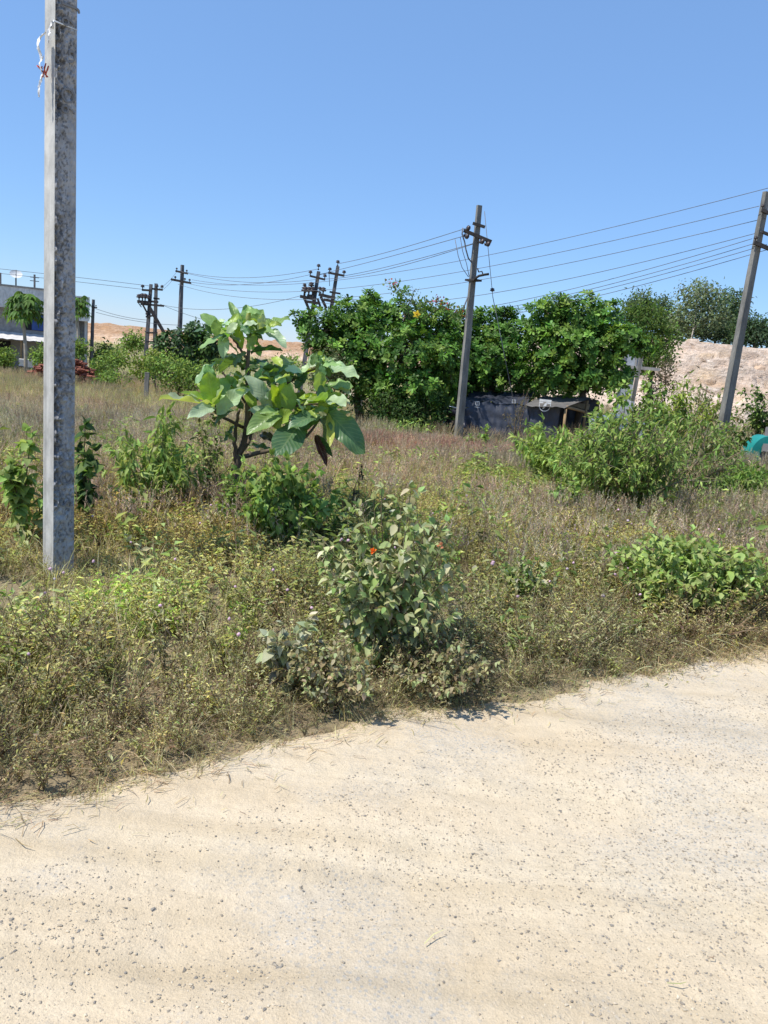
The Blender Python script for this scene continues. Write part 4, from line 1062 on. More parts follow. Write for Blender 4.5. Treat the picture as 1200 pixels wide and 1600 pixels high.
# trees on top of the quarry
HT = [(.12, .18, .08), (.09, .145, .07), (.15, .21, .095)]
def hill_base(px, Y): P = at(px, 530, Y); return np.array([P[0], P[1], 5.6])
HG = 'trees along the top of the quarry'
tree('hill_tree', 'tall airy grey-green tree with a pale forked trunk on top of the quarry', hill_base(1079, 89.5), [(1092, 460, 32, 22, 92), (1115, 480, 26, 26, 92), (1075, 492, 26, 24, 92), (1100, 505, 34, 22, 92), (1070, 515, 20, 14, 92)], 420, 'loose', .42, [(.2, .25, .13), (.15, .2, .1), (.24, .29, .17)], 'leaf', 'palebark', HG, .09, nl=9)
tree('hill_tree', 'dark round-topped tree just left of the near quarry pole', hill_base(1140, 98), [(1143, 472, 20, 18, 98), (1134, 505, 20, 22, 98), (1150, 505, 20, 22, 98)], 330, 'loose', .42, HT, 'leaf', 'bark', HG, .3, nl=9)
tree('hill_tree', 'low dark tree behind the near quarry pole, at the right edge', hill_base(1180, 90), [(1170, 512, 17, 17, 90), (1190, 515, 20, 16, 90), (1215, 520, 22, 16, 90), (1175, 528, 34, 12, 90)], 400, 'loose', .4, [(.09, .15, .07), (.07, .12, .06)], 'leaf', 'bark', HG, .3, nl=9)
tree('hill_tree', 'small dark domed tree showing above the yellow-green bushy tree', hill_base(1005, 105), [(1003, 472, 22, 15, 105), (1015, 490, 26, 18, 105), (990, 480, 12, 12, 105)], 260, 'loose', .42, HT, 'leaf', 'bark', HG, .3, nl=9)
tree('hill_tree', 'small rounded tree left of the tall airy tree on the quarry', hill_base(1040, 102), [(1036, 474, 13, 9, 102), (1046, 498, 22, 15, 102), (1050, 518, 24, 15, 102)], 240, 'loose', .42, HT, 'leaf', 'bark', HG, .3, nl=9)
tree('hill_tree', 'low bush-like tree filling the gap under the airy quarry tree', hill_base(1120, 95), [(1118, 518, 26, 12, 95), (1085, 522, 22, 9, 95), (1145, 522, 20, 12, 95)], 240, 'loose', .38, [(.08, .13, .065), (.12, .17, .08)], 'leaf', 'bark', HG, .2, nl=9)

# ------------------------------------------------------------------ quarry and far bank
def terrain_strip(name, label, mat, prof, x0, x1, nx, bend, colf, amp, seed, taper):
    prof = np.array(prof, float); s = np.linspace(0, 1, 90); k = np.linspace(0, 1, len(prof))
    py = np.interp(s, k, prof[:, 0]); pz = np.interp(s, k, prof[:, 1])
    xx = np.linspace(x0, x1, nx)
    Xg, Sg = np.meshgrid(xx, s, indexing='ij')
    Yg = np.interp(Sg, s, py) + bend(Xg); Zg = np.interp(Sg, s, pz)
    z0 = prof[0][1]; tp = taper(Xg); Zg = z0 + (Zg - z0) * tp
    nz_ = fbm(Xg * .35, Zg * .6, Yg * .2, seed, 6) - .5
    Yg = Yg + nz_ * amp * 1.5 + (fbm(Xg * 3.2, Zg * 6, Yg * .5, seed + 5, 5) - .5) * amp * .9; Zg = Zg + (fbm(Xg * .5, Yg * .5, 3.0, seed + 3, 6) - .5) * amp * (Sg > .02)
    ledge = np.round(Zg / .8 + (fbm(Xg * .2, 0, 0, seed + 9) - .5) * 3) * .8 - (fbm(Xg * .2, 0, 0, seed + 9) - .5) * 2.4; Zg = Zg * .55 + ledge * .45
    g = Geo(); g.add(np.stack([Xg, Yg, Zg], -1), grid_faces(nx, 90), None, colf(Xg, Yg, Zg, Sg))
    return tag(g.build(name, M[mat]), label, 'bank', kind='structure')
def qcol(X_, Y_, Z_, S_):
    c = np.ones(X_.shape + (3,)); b = smooth(1.1, 1.5, Z_) * (1 - smooth(1.5, 1.9, Z_))
    c = c * (1 - .22 * b[..., None] * np.array([.6, .8, 1]))
    c = c * (1 + .12 * ((1 - smooth(.6, 1.2, Z_)) * smooth(-1.5, -.5, Z_))[..., None])
    sn = fbm(X_ * .12, Z_ * 2.6, 0, 147, 4); c = c * (1 - .2 * smooth(.5, .66, sn))[..., None] * (1 - .16 * smooth(.55, .7, fbm(X_ * .5, Z_ * 1.2, 0, 149)))[..., None]
    return c.reshape(-1, 3)
terrain_strip('hill', 'pinkish cut quarry bank with stepped ledges and trees on top', 'quarry', [(68, -2.4), (70, -2.2), (73, -1.2), (75, .8), (75.6, 1.3), (77.5, 1.45), (79, 3.2), (80.5, 4.9), (82, 5.45), (86, 5.6), (100, 5.7), (150, 5.4), (170, -2.5)],
    14, 95, 360, lambda X_: (fbm(X_ * .06, 1.0, 0, 141) - .5) * 6, qcol, 1.0, 143, lambda X_: smooth(14, 24, X_) * (1 - .5 * smooth(60, 95, X_)))
def bcol(X_, Y_, Z_, S_):
    lo = 1 - smooth(-.2, .6, Z_ + (fbm(X_ * .1, Y_ * .1, 0, 151) - .5) * .8)
    c = 1 + lo[..., None] * np.array([.35, .55, .8])
    return c.reshape(-1, 3)
terrain_strip('hill', 'low orange earth bank with a pale foot on the far left horizon', 'bank', [(118, -1.6), (121, -1.1), (124, -.5), (127, .3), (130, .9), (134, 1.2), (170, 1.5), (240, 1.2), (260, -3)],
    -130, 30, 300, lambda X_: (fbm(X_ * .04, 3.0, 0, 161) - .5) * 10, bcol, .9, 163, lambda X_: .82 + .3 * fbm(X_ * .05, 7.0, 0, 165))
def boulder(label, px, py, Y, w, h, col):
    P = at(px, py, Y); bm = bmesh.new(); bmesh.ops.create_icosphere(bm, subdivisions=3, radius=1)
    V = np.array([v_.co[:] for v_ in bm.verts]); T = np.array([[v_.index for v_ in f_.verts] for f_ in bm.faces]); bm.free()
    V = V * (.7 + .6 * fbm(V[:, 0] * 1.3 + px, V[:, 1] * 1.3, V[:, 2] * 1.3, 171))[:, None] * np.array([w, w * .7, h])
    g = Geo(); g.add(P + V, None, T, col); tag(g.build('boulder', M['boulder'], None, False), label, 'boulder')
boulder('orange-brown boulder lodged high in the quarry face left of the leaning pole', 1132, 553, 79.8, .95, .5, (.5, .3, .13))
boulder('pale cream boulder halfway up the quarry face', 1100, 580, 78.2, .9, .65, (.78, .66, .55))
boulder('tan boulder in the quarry face right of the leaning pole', 1182, 578, 78.3, 1.2, .6, (.56, .4, .28))
boulder('reddish boulder at the quarry foot above the green weeds', 1094, 640, 73.5, .9, .55, (.5, .3, .2))

# ------------------------------------------------------------------ house on the left
def house():
    A = at(0, 560, 55); A[2] = -2.45
    Rm = rot_z(math.radians(24)); root = thing('house', 'two-storey flat-roofed pale house with a tin awning behind the near pole', 'house', A)
    kx = lambda x_: x_ * .74 if x_ > 0 else x_
    def B_(name, lo, hi, mat, parent=root):
        g = Geo(); box(g, (kx(lo[0]), lo[1], lo[2]), (kx(hi[0]), hi[1], hi[2]), Rm, A); return g.build(name, M[mat], parent, False)
    B_('ground_floor_wall', (-7, .5, 0), (5.2, 8, 2.75), 'greywall')
    B_('upper_wall', (-7, .5, 2.752), (5.9, 8, 4.6), 'greywall')
    B_('parapet', (-7.2, -.3, 4.605), (6.6, 8.3, 6.05), 'wall')
    B_('roof_slab_edge', (-7.25, -.36, 6.055), (4.2, 8.35, 6.16), 'greywall')
    tw = B_('stair_tower', (4.3, .8, 6.056), (5.75, 4, 7.0), 'wall'); B_('tower_slab', (4.15, .6, 7.003), (5.9, 4.2, 7.13), 'greywall', tw)
    B_('balcony', (5.95, -.6, 4.2), (7.9, 4, 5.9), 'wall')
    B_('column', (6.6, 0, 0), (6.85, .25, 4.19), 'wall'); B_('column', (7.5, 0, 0), (7.75, .25, 4.19), 'wall')
    B_('back_wall', (5.21, 2.0, 0), (7.9, 7.9, 4.19), 'greywall')
    B_('balcony_ledge', (5.25, -.9, 2.5), (8.0, 1.9, 2.62), 'greywall')
    # doorways, window: near-black panels stand in for the unlit rooms
    B_('doorway', (-3.2, .46, .0), (.9, .497, 2.3), 'dark'); B_('doorway', (5.5, 1.95, 0.05), (6.3, 1.997, 2.2), 'dark'); B_('doorway', (6.1, 1.95, 2.65), (7.1, 1.997, 4.0), 'blue')
    w = B_('window', (2.0, .45, 3.2), (3.9, .497, 4.35), 'dark'); B_('shutter', (2.75, .40, 3.22), (3.8, .447, 4.3), 'blue', w)
    B_('sunshade', (1.7, -.1, 4.4), (4.2, .49, 4.5), 'wall', w)
    # tin awning
    g = Geo(); nu, nv = 40, 5
    U_, V_ = np.meshgrid(np.linspace(-7.3, 3.6, nu), np.linspace(0, 1, nv), indexing='ij')
    P = np.stack([U_, .45 - 1.9 * V_, 2.95 - .45 * V_ + .03 * np.sin(U_ * 9)], -1) @ Rm.T + A
    n = nu * nv; g.add(np.concatenate([P.reshape(-1, 3), P.reshape(-1, 3) - np.array([0, 0, .04])]), np.concatenate([grid_faces(nu, nv), grid_faces(nu, nv)[:, ::-1] + n]))
    aw = g.build('awning', M['sheet'], root)
    for x_ in (-4.5, -1.2, 1.4, 3.3):
        g = Geo(); bar(g, np.array([x_, -1.3, 0]) @ Rm.T + A, np.array([x_, -1.3, 2.47]) @ Rm.T + A, .1, .1); g.build('post', M['wood'], aw, False)
    # satellite dish and aerials on the roof
    def R(p): return np.array(p, float) @ Rm.T + A
    D = R((1.0, 1.0, 6.95)); r2 = thing('satellite_dish', 'white satellite dish on the flat roof of the house', 'satellite dish', R((1.0, 1.0, 6.16)))
    g = Geo(); nn = 9; th = np.linspace(0, 2 * PI, 17); rr = np.linspace(0, .42, nn); aim = unit(np.array([.4, -.75, .55])); a_ = unit(np.cross(aim, [0, 0, 1.])); b_ = np.cross(a_, aim)
    Rg, Tg = np.meshgrid(rr, th, indexing='ij'); P = D + (Rg * np.cos(Tg))[..., None] * a_ + (Rg * np.sin(Tg) * .8)[..., None] * b_ + (Rg ** 2 * .45)[..., None] * aim
    g.add(P, grid_faces(nn, 17)); g.build('reflector', M['white'], r2)
    g = Geo(); bar(g, D, R((1.0, 1.0, 6.16)), .07, .07); tube(g, [D - b_ * .4, D + aim * .55], .02, 5); g.build('mount', M['steel'], r2)
    for x_, h, lb in ((.0, .5, 'short bare aerial mast on the house roof, left of the dish'), (2.2, .65, 'cross-armed aerial mast on the house roof, right of the dish')):
        r3 = thing('aerial_mast', lb, 'aerial', R((x_, 1.2, 6.16))); g = Geo(); bar(g, R((x_, 1.2, 6.16)), R((x_, 1.2, 6.16 + h + .3)), .1, .1); g.build('mast', M['farpole'], r3, False)
        if x_ > 1:
            g = Geo()
            for zz in (.5, .75): bar(g, R((x_ - .3, 1.2, 6.16 + zz)), R((x_ + .3, 1.2, 6.16 + zz)), .05, .05)
            g.build('aerial_arms', M['farpole'], r3, False)
    # things in front of the shop
    r4 = thing('handcart', 'white box handcart standing under the tin awning', 'handcart', R((1.9, -2.4, .3)))
    g = Geo(); box(g, (1.3, -2.9, .75), (2.7, -2.1, 1.25), Rm, A); g.build('tray', M['sheet'], r4, False)
    for x_ in (1.45, 2.55):
        g = Geo(); th = np.linspace(0, 2 * PI, 13); tube(g, [R((x_, -2.95 + .0, .5)) + .28 * (math.cos(q) * np.array([0, .0, 1]) + math.sin(q) * Rm[:, 0]) for q in th], .04, 6, cap=False); g.build('wheel', M['rubber'], r4)
        g = Geo(); bar(g, R((x_, -2.3, .25)), R((x_, -2.3, .74)), .06, .06); g.build('leg', M['steel'], r4, False)
    r5 = thing('blue_drum', 'dark blue drum standing right of the white handcart', 'drum', R((3.3, -2.2, .2)))
    g = Geo(); c = R((3.3, -2.2, 0)); tube(g, [c + np.array([0, 0, z_]) for z_ in (.2, .22, .55, .58, .95, .97, 1.1)], [.28, .3, .29, .31, .29, .3, .27], 14); g.build('body', M['blue'], r5)
    g = Geo(); tube(g, [c + np.array([0, 0, 1.102]), c + np.array([0, 0, 1.16])], [.22, .2], 14); g.build('lid', M['rubber'], r5)
house()
def papaya(label, px, py, Y, wpx):
    C = at(px, py, Y); s = sc(px, py, Y); B = np.array([C[0] + .1, C[1], float(ground_z(C[0], C[1]))])
    root = thing('papaya_tree', label, 'tree', B, 'papaya trees before the house'); g = Geo()
    t = np.linspace(0, 1, 8)[:, None]; tube(g, B + (C - B) * t + np.array([.06, 0, 0]) * np.sin(t * 5), np.linspace(.13, .09, 8), 8, (.35, .32, .26)); g.build('trunk', M['palebark'], root)
    g = Geo(); R_ = wpx / 2 * s
    for i in range(46):
        th = i * 2.4; el = .85 - 1.25 * (i / 45); d = np.array([math.cos(th) * math.cos(el), math.sin(th) * math.cos(el), math.sin(el)]); L = R_ * rng.uniform(.35, .82)
        P = C + np.array([0, 0, .25 - .5 * i / 45]); E_ = P + d * L + np.array([0, 0, -.05])
        tube(g, [P, (P + E_) / 2 + np.array([0, 0, .1]), E_], .018, 4, (.2, .24, .09), False)
        hz = unit(np.array([d[0], d[1], 0])); nn = unit(np.array([0, 0, 1.]) + .35 * hz + rv(.1)); cc = pickc([(.10, .19, .04), (.14, .24, .05), (.08, .15, .035)])
        lv = Leaves()
        for k in range(-3, 4):
            a = k * .62; sd = np.array([-hz[1], hz[0], 0]); dd = hz * math.cos(a) + sd * math.sin(a) + np.array([0, 0, -.45])
            lv.add(E_, dd, nn, R_ * .5 * (1 - .09 * abs(k)), cc * rng.uniform(.85, 1.15))
        lv.flush(g, 'narrow')
    g.build('crown', M['leaf'], root)
papaya('wide-crowned papaya tree before the house window, left of the near pole', 37, 478, 49, 70)
papaya('smaller papaya tree at the house corner, right of the near pole', 122, 478, 50, 42)
# brick heap
gb = Geo()
c0 = gp(118, 586); c0 = np.array([at(102, 580, 42)[0], 42, float(ground_z(at(102, 580, 42)[0], 42))])
for i in range(620):
    x_ = rng.normal(0, 1.0) * 1.15; y_ = rng.normal(0, .4); hmax = 1.5 * max(0, 1 - (x_ / 2.2) ** 2) * max(0, 1 - (y_ / 1.2) ** 2)
    z_ = rng.random() * hmax
    Rr = rot_z(rng.uniform(0, 6.28)) @ np.array([[1, 0, 0], [0, math.cos(.5), -math.sin(.5)], [0, math.sin(.5), math.cos(.5)]])
    box(gb, (-.13, -.06, -.045), (.13, .06, .045), Rr, c0 + np.array([x_, y_, z_ + .05]), jig((1, 1, 1), .2))
tag(gb.build('brick_heap', M['brick'], None, False), 'heap of red bricks in the dry grass before the house', 'bricks', kind='stuff')

# ------------------------------------------------------------------ tarpaulin shack
def shack():
    Ys = 24.6
    base = gpt(770, Ys); gz_ = base[2]
    root = thing('tarpaulin_shack', 'low shack of black tarpaulin sheets under the almond trees, with white printed emblems', 'shack', base)
    def sheet(name, c00, c10, c01, c11, mat, seed, amp=.05, nu=46, nv=18, folds=16, parent=root, thick=.015):
        U_, V_ = np.meshgrid(np.linspace(0, 1, nu), np.linspace(0, 1, nv), indexing='ij')
        P = ((1 - U_) * (1 - V_))[..., None] * c00 + (U_ * (1 - V_))[..., None] * c10 + ((1 - U_) * V_)[..., None] * c01 + (U_ * V_)[..., None] * c11
        nr = unit(np.cross(c10 - c00, c01 - c00))
        d = (fbm(U_ * folds, V_ * 2.5, seed, 181) - .5) * 2 * amp + (fbm(U_ * 5, V_ * 4, seed, 183) - .5) * 2.5 * amp
        P = P + d[..., None] * nr; n = nu * nv
        g = Geo(); f = grid_faces(nu, nv); g.add(np.concatenate([P.reshape(-1, 3), P.reshape(-1, 3) - nr * thick]), np.concatenate([f, f[:, ::-1] + n]))
        return g.build(name, M[mat], parent), nr
    Lb, Rb = at(722, 680, Ys), at(832, 690, Ys); Lb[2] = Rb[2] = gz_ - .05
    Lt, Rt = at(724, 625, Ys + .3), at(824, 632, Ys + .15)
    front, nr = sheet('front_wall', Lb, Rb, Lt, Rt, 'tarp', 1.0, .06)
    Gb, Gt = at(905, 690, Ys + .4), at(888, 634, Ys - .1); Gb[2] = gz_ - .05
    g2, nr2 = sheet('side_wall', Rb, at(868, 690, Ys - .1) * np.array([1, 1, 0]) + np.array([0, 0, gz_ - .05]), Rt, at(876, 636, Ys - .15), 'tarp', 2.0, .05, 24)
    RL, RR = at(735, 611, Ys + 2.2), at(900, 613, Ys + 1.8)
    sheet('roof', Lt, Rt, RL, at(835, 612, Ys + 2), 'tarp', 3.0, .05)
    sheet('roof_flap', at(819, 633, Ys), at(882, 638, Ys - .5), at(850, 619, Ys + 1.3), at(926, 622, Ys + .8), 'tarptop', 4.0, .03, 26, 12, 5)
    sheet('rear_wall', at(870, 690, Ys + 1.8) * np.array([1, 1, 0]) + np.array([0, 0, gz_ - .05]), at(945, 690, Ys + 1.8) * np.array([1, 1, 0]) + np.array([0, 0, gz_ - .05]), at(870, 617, Ys + 1.8), at(935, 625, Ys + 1.6), 'tarp', 5.0, .04)
    for A_, B_, r in ((at(886, 636, Ys - .3), at(920, 646, Ys + 1.0), .05), (at(884, 639, Ys - .4), None, .045), (at(918, 626, Ys + .7), None, .045)):
        g = Geo(); B2 = B_ if B_ is not None else np.array([A_[0], A_[1], gz_ - .1]); tube(g, [A_, (A_ + B2) / 2 + rv(.02), B2], r, 7); g.build('timber_pole', M['wood'], root)
    sheet('yellow_board', at(890, 634, Ys + .3), at(920, 640, Ys + .9), at(893, 628, Ys + .6), at(922, 632, Ys + 1.1), 'wood', 6.0, .01, 10, 6, 3)
    # printed emblems: two squares with a letter, one ring with a leaf under a band
    def plate(cx, cy, Y_, nrm, shapes, mat='white'):
        O = at(cx, cy, Y_); x_ = unit(np.array([nrm[1], -nrm[0], 0])); x_ = x_ if x_[0] > 0 else -x_; y_ = np.array([0, 0, 1.]); g = Geo(); s = sc(cx, cy, Y_)
        nv_ = nrm if nrm[1] < 0 else -nrm
        for V, T in shapes:
            g.add(O + nv_ * .09 + V[:, :1] * s * x_ + V[:, 1:2] * s * y_ + (V[:, 2:3] if V.shape[1] > 2 else 0) * nv_, None, T)
        return g.build('printed_emblem', M[mat], root, False)
    def ring(rx, ry, w, n=28, a0=0, a1=2 * PI):
        th = np.linspace(a0, a1, n); V = np.concatenate([np.stack([np.cos(th) * rx, np.sin(th) * ry], -1), np.stack([np.cos(th) * (rx - w), np.sin(th) * (ry - w)], -1)]); T = []
        for i in range(n - 1): T += [(i, i + 1, n + i), (i + 1, n + i + 1, n + i)]
        return V, np.array(T)
    def rect(x0, y0, x1, y1): return np.array([(x0, y0), (x1, y0), (x1, y1), (x0, y1)], float), np.array([(0, 1, 2), (0, 2, 3)])
    def sq(s_): return [rect(-s_, -s_, s_, -s_ + .8), rect(-s_, s_ - .8, s_, s_), rect(-s_, -s_ + .8, -s_ + .8, s_ - .8), rect(s_ - .8, -s_ + .8, s_, s_ - .8)]
    Vt, Tt = text_mesh('S', 6.5, 0.0)
    plate(745.5, 631, Ys + .25, nr, sq(3.2) + [(Vt[:, :2], Tt), rect(-4, -6.2, 4, -5.4)])
    plate(802, 628, Ys + .1, nr, sq(2.8) + [(Vt[:, :2] * .85, Tt)])
    leafV = np.array([(-3.2, -7), (-2.6, -1), (0, 4), (3.2, 7), (2.8, 1), (1, -3)], float); leafT = np.array([(0, 1, 5), (1, 2, 5), (2, 4, 5), (2, 3, 4)])
    plate(851, 634, Ys - .1, nr2, [ring(9, 9, 1.2, 30, PI * 1.0, PI * 2.0), (leafV * .9, leafT), rect(-9, 3.4, -3, 5.6), rect(-9.2, 6.2, 9.2, 9.6), rect(3.2, 3.4, 9, 5.6), ring(9, 9, 1.0, 10, 0, .35), ring(9, 9, 1.0, 10, PI - .35, PI)])
shack()

# motorcycle in the shade
def motorcycle():
    B = gpt(702, 24.2); root = thing('motorcycle', 'dark motorcycle parked in the shade left of the shack pole', 'motorcycle', B)
    Rm = rot_z(math.radians(-70))
    def L(p): return np.array(p, float) @ Rm.T + B
    for x_ in (.65, -.62):
        g = Geo(); th = np.linspace(0, 2 * PI, 21); tube(g, [L((x_ + .27 * math.cos(q), 0, .31 + .27 * math.sin(q))) for q in th], .05, 8, cap=False); wh = g.build('wheel', M['rubber'], root)
        g = Geo()
        for q in np.linspace(0, PI, 6)[:-1]: tube(g, [L((x_ + .24 * math.cos(q), 0, .31 + .24 * math.sin(q))), L((x_ - .24 * math.cos(q), 0, .31 - .24 * math.sin(q)))], .007, 4)
        tube(g, [L((x_, -.06, .31)), L((x_, .06, .31))], .05, 8); g.build('rim', M['chrome'], wh)
    for y_ in (-.08, .08):
        g = Geo(); tube(g, [L((.65, y_, .31)), L((.42, y_, .95))], .022, 6); g.build('fork', M['chrome'], root)
    g = Geo(); tube(g, [L((.45, 0, .78)), L((.25, 0, .86)), L((-.05, 0, .80))], [.1, .15, .09], 10); g.build('fuel_tank', M['bikepaint'], root)
    g = Geo(); tube(g, [L((0, 0, .80)), L((-.35, 0, .80)), L((-.78, 0, .86))], [.1, .12, .08], 8); g.build('seat', M['rubber'], root)
    g = Geo(); tube(g, [L((.2, 0, .38)), L((-.15, 0, .42))], [.16, .15], 10); g.build('engine', M['steel'], root)
    g = Geo(); tube(g, [L((.36, -.34, 1.02)), L((.42, -.12, .98)), L((.42, .12, .98)), L((.36, .34, 1.02))], .016, 6); g.build('handlebar', M['chrome'], root)
    g = Geo(); tube(g, [L((.44, 0, .86)), L((.55, 0, .86)), L((.58, 0, .86))], [.06, .1, .09], 12); g.build('headlight', M['chrome'], root)
    g = Geo(); th = np.linspace(.3, 2.4, 9); tube(g, [L((.65 + .34 * math.cos(q), 0, .31 + .34 * math.sin(q))) for q in th], .05, 6); g.build('front_mudguard', M['bikepaint'], root)
    g = Geo(); tube(g, [L((.45, 0, .75)), L((.1, 0, .5)), L((-.62, 0, .31))], .03, 6); tube(g, [L((-.1, 0, .72)), L((-.62, 0, .31))], .025, 6); g.build('frame', M['steel'], root)
motorcycle()

# pale shed beyond the right almond tree, its pole, blue sheet
def shed():
    Y_ = 31; A = at(985, 600, Y_); gz_ = float(ground_z(A[0], A[1])); A[2] = gz_
    root = thing('pale_shed', 'bluish-white shed corner half hidden by the right-hand almond tree', 'shed', A)
    Rm = rot_z(math.radians(-12)); s = sc(985, 580, Y_)
    top = at(985, 546, Y_)[2] - gz_; ledge = at(985, 575, Y_)[2] - gz_
    def B_(n_, lo, hi, m_): g = Geo(); box(g, lo, hi, Rm, A); return g.build(n_, M[m_], root, False)
    B_('upper_wall', (-1.0, 0, ledge + .1), (.32, 2.4, top), 'shedwall'); B_('slab', (-1.1, -.12, ledge - .02), (1.0, 2.5, ledge + .098), 'greywall'); B_('lower_wall', (-.3, .1, 0), (.12, 2.3, ledge - .022), 'shedwall')
    for x_ in (-.8, -.4, .05): B_('batten', (x_, -.05, ledge + .102), (x_ + .06, -.002, top - .02), 'greywall')
    P = at(1005, 540, 29.5); Bp = np.array([P[0] - .1, 29.5, float(ground_z(P[0], 29.5))])
    r2 = thing('slim_post', 'slim grey post with a whitened foot before the pale shed', 'post', Bp); g = Geo(); bar(g, Bp - np.array([0, 0, .2]), P, .13, .1); g.build('shaft', M['pole'], r2, False)
    g = Geo(); bar(g, Bp, Bp + (P - Bp) * .3, .15, .13); g.build('whitened_foot', M['shedwall'], r2, False)
    Yb = 23; r3 = thing('plastic_sheet', 'crumpled pale blue plastic sheet draped behind the big right shrub', 'plastic sheet', gpt(985, Yb)); nu, nv = 34, 22
    U_, V_ = np.meshgrid(np.linspace(0, 1, nu), np.linspace(0, 1, nv), indexing='ij')
    c00, c10, c01, c11 = at(905, 705, Yb), at(1025, 708, Yb), at(928, 651, Yb + .8), at(1012, 654, Yb + .8)
    P = ((1 - U_) * (1 - V_))[..., None] * c00 + (U_ * (1 - V_))[..., None] * c10 + ((1 - U_) * V_)[..., None] * c01 + (U_ * V_)[..., None] * c11
    P[..., 1] += (fbm(U_ * 6, V_ * 5, 0, 191) - .5) * .7; P[..., 2] += (fbm(U_ * 5, V_ * 3, 3, 193) - .5) * .35 + .1 * np.sin(U_ * 5) * V_
    g = Geo(); n = nu * nv; f = grid_faces(nu, nv); g.add(np.concatenate([P.reshape(-1, 3), P.reshape(-1, 3) + np.array([0, .015, 0])]), np.concatenate([f, f[:, ::-1] + n])); g.build('sheet', M['bluetarp'], r3)
shed()
def teal_cart():
    Y_ = 16.5; C = at(1205, 724, Y_); gz_ = float(ground_z(C[0], C[1])); s = sc(1190, 710, Y_)
    root = thing('covered_cart', 'teal rounded cart shell under a dark grey tarpaulin at the right edge', 'cart', np.array([C[0], C[1], gz_]))
    g = Geo(); nn = 14
    # rounded teal front: profile in x-z extruded in depth
    th = np.linspace(0, PI / 2, nn); x0 = at(1170, 715, Y_)[0]; x1 = at(1186, 715, Y_)[0]; zt = at(1190, 681, Y_)[2]; z0 = gz_ + .12
    prof = [(x1 + .55, z0)] + [(x0, z0)] + [(x0 + (x1 - x0) * 1.6 * (1 - math.cos(q)), at(1170, 716, Y_)[2] + (zt - at(1170, 716, Y_)[2]) * math.sin(q)) for q in th] + [(x1 + .55, zt)]
    k = len(prof); dep = .45; V = [(x_, Y_, z_) for x_, z_ in prof] + [(x_, Y_ + dep, z_) for x_, z_ in prof]; Q = [(i, (i + 1) % k, k + (i + 1) % k, k + i) for i in range(k)]
    c0 = np.mean(V[:k], 0); c1 = np.mean(V[k:], 0); T = [(2 * k, (i + 1) % k, i) for i in range(k)] + [(2 * k + 1, k + i, k + (i + 1) % k) for i in range(k)]
    g.add(np.array(V + [tuple(c0), tuple(c1)]), Q, T); g.build('shell', M['teal'], root, False)
    # tarpaulin cover: sagging top and apron
    xa, xb = x1 - .02, x1 + 1.7
    def sheet(nm, fx, mat):
        nu, nv = 26, 12; U_, V_ = np.meshgrid(np.linspace(0, 1, nu), np.linspace(0, 1, nv), indexing='ij'); P = fx(U_, V_); g = Geo(); f = grid_faces(nu, nv); n = nu * nv
        g.add(np.concatenate([P.reshape(-1, 3), P.reshape(-1, 3) + np.array([0, .02, -.02])]), np.concatenate([f, f[:, ::-1] + n])); g.build(nm, M[mat], root)
    zr, ze = at(1200, 677, Y_)[2] + .12, at(1185, 704, Y_)[2]
    sheet('cover', lambda U_, V_: np.stack([xa + (.33 * V_) + U_ * (xb - xa) - .1 * V_, Y_ - .12 + .5 * V_ + (fbm(U_ * 6, V_ * 3, 0, 201) - .5) * .06, ze + (zr - ze) * V_ ** .8 + (fbm(U_ * 5, V_ * 3, 2, 203) - .5) * .05], -1), 'tarptop')
    sheet('apron', lambda U_, V_: np.stack([xa + .02 + U_ * (xb - xa), Y_ - .03 + 0 * V_ + (fbm(U_ * 8, V_ * 3, 4, 205) - .5) * .05, z0 + (ze - .02 - z0) * V_], -1), 'tarp')
    for x_ in (x0 + .35, x1 + 1.2):
        g = Geo(); q = np.linspace(0, 2 * PI, 17); tube(g, [np.array([x_ + .2 * math.cos(a), Y_ + .3, gz_ + .2 + .2 * math.sin(a)]) for a in q], .05, 6, cap=False); g.build('wheel', M['rubber'], root)
teal_cart()

# ------------------------------------------------------------------ big-leaved sapling
def big_template(seed):
    r = np.random.default_rng(seed); nu, nv = 11, 9
    t = np.linspace(0, 1, nu); s = np.linspace(-1, 1, nv)
    w = .29 * np.sin(PI * np.clip(t, 0, 1) ** .82) ** .62 * (.62 + .38 * t) * r.uniform(.9, 1.12); w[0] = .012; w[-1] = .02
    Tg, Sg = np.meshgrid(t, s, indexing='ij'); W = np.interp(Tg, t, w)
    curl, fold, wav = r.uniform(-.1, .55), r.uniform(.1, .55), r.uniform(.03, .075)
    x = Sg * W; y = Tg - .1 * curl * Tg ** 2; z = -curl * Tg ** 2 * .8 + fold * np.abs(Sg) * W + wav * np.abs(Sg) ** 1.5 * np.sin(Tg * 16 + r.random() * 6 + 1.5 * np.sign(Sg)) - .05 * r.random() * Sg
    g = Geo(); g.add(np.stack([x, y, z], -1), grid_faces(nu, nv), None, (1, 1, 1), np.stack([Sg, Tg, 0 * Tg], -1).reshape(-1, 3)); return g.template()
BT = [big_template(s) for s in range(10)]
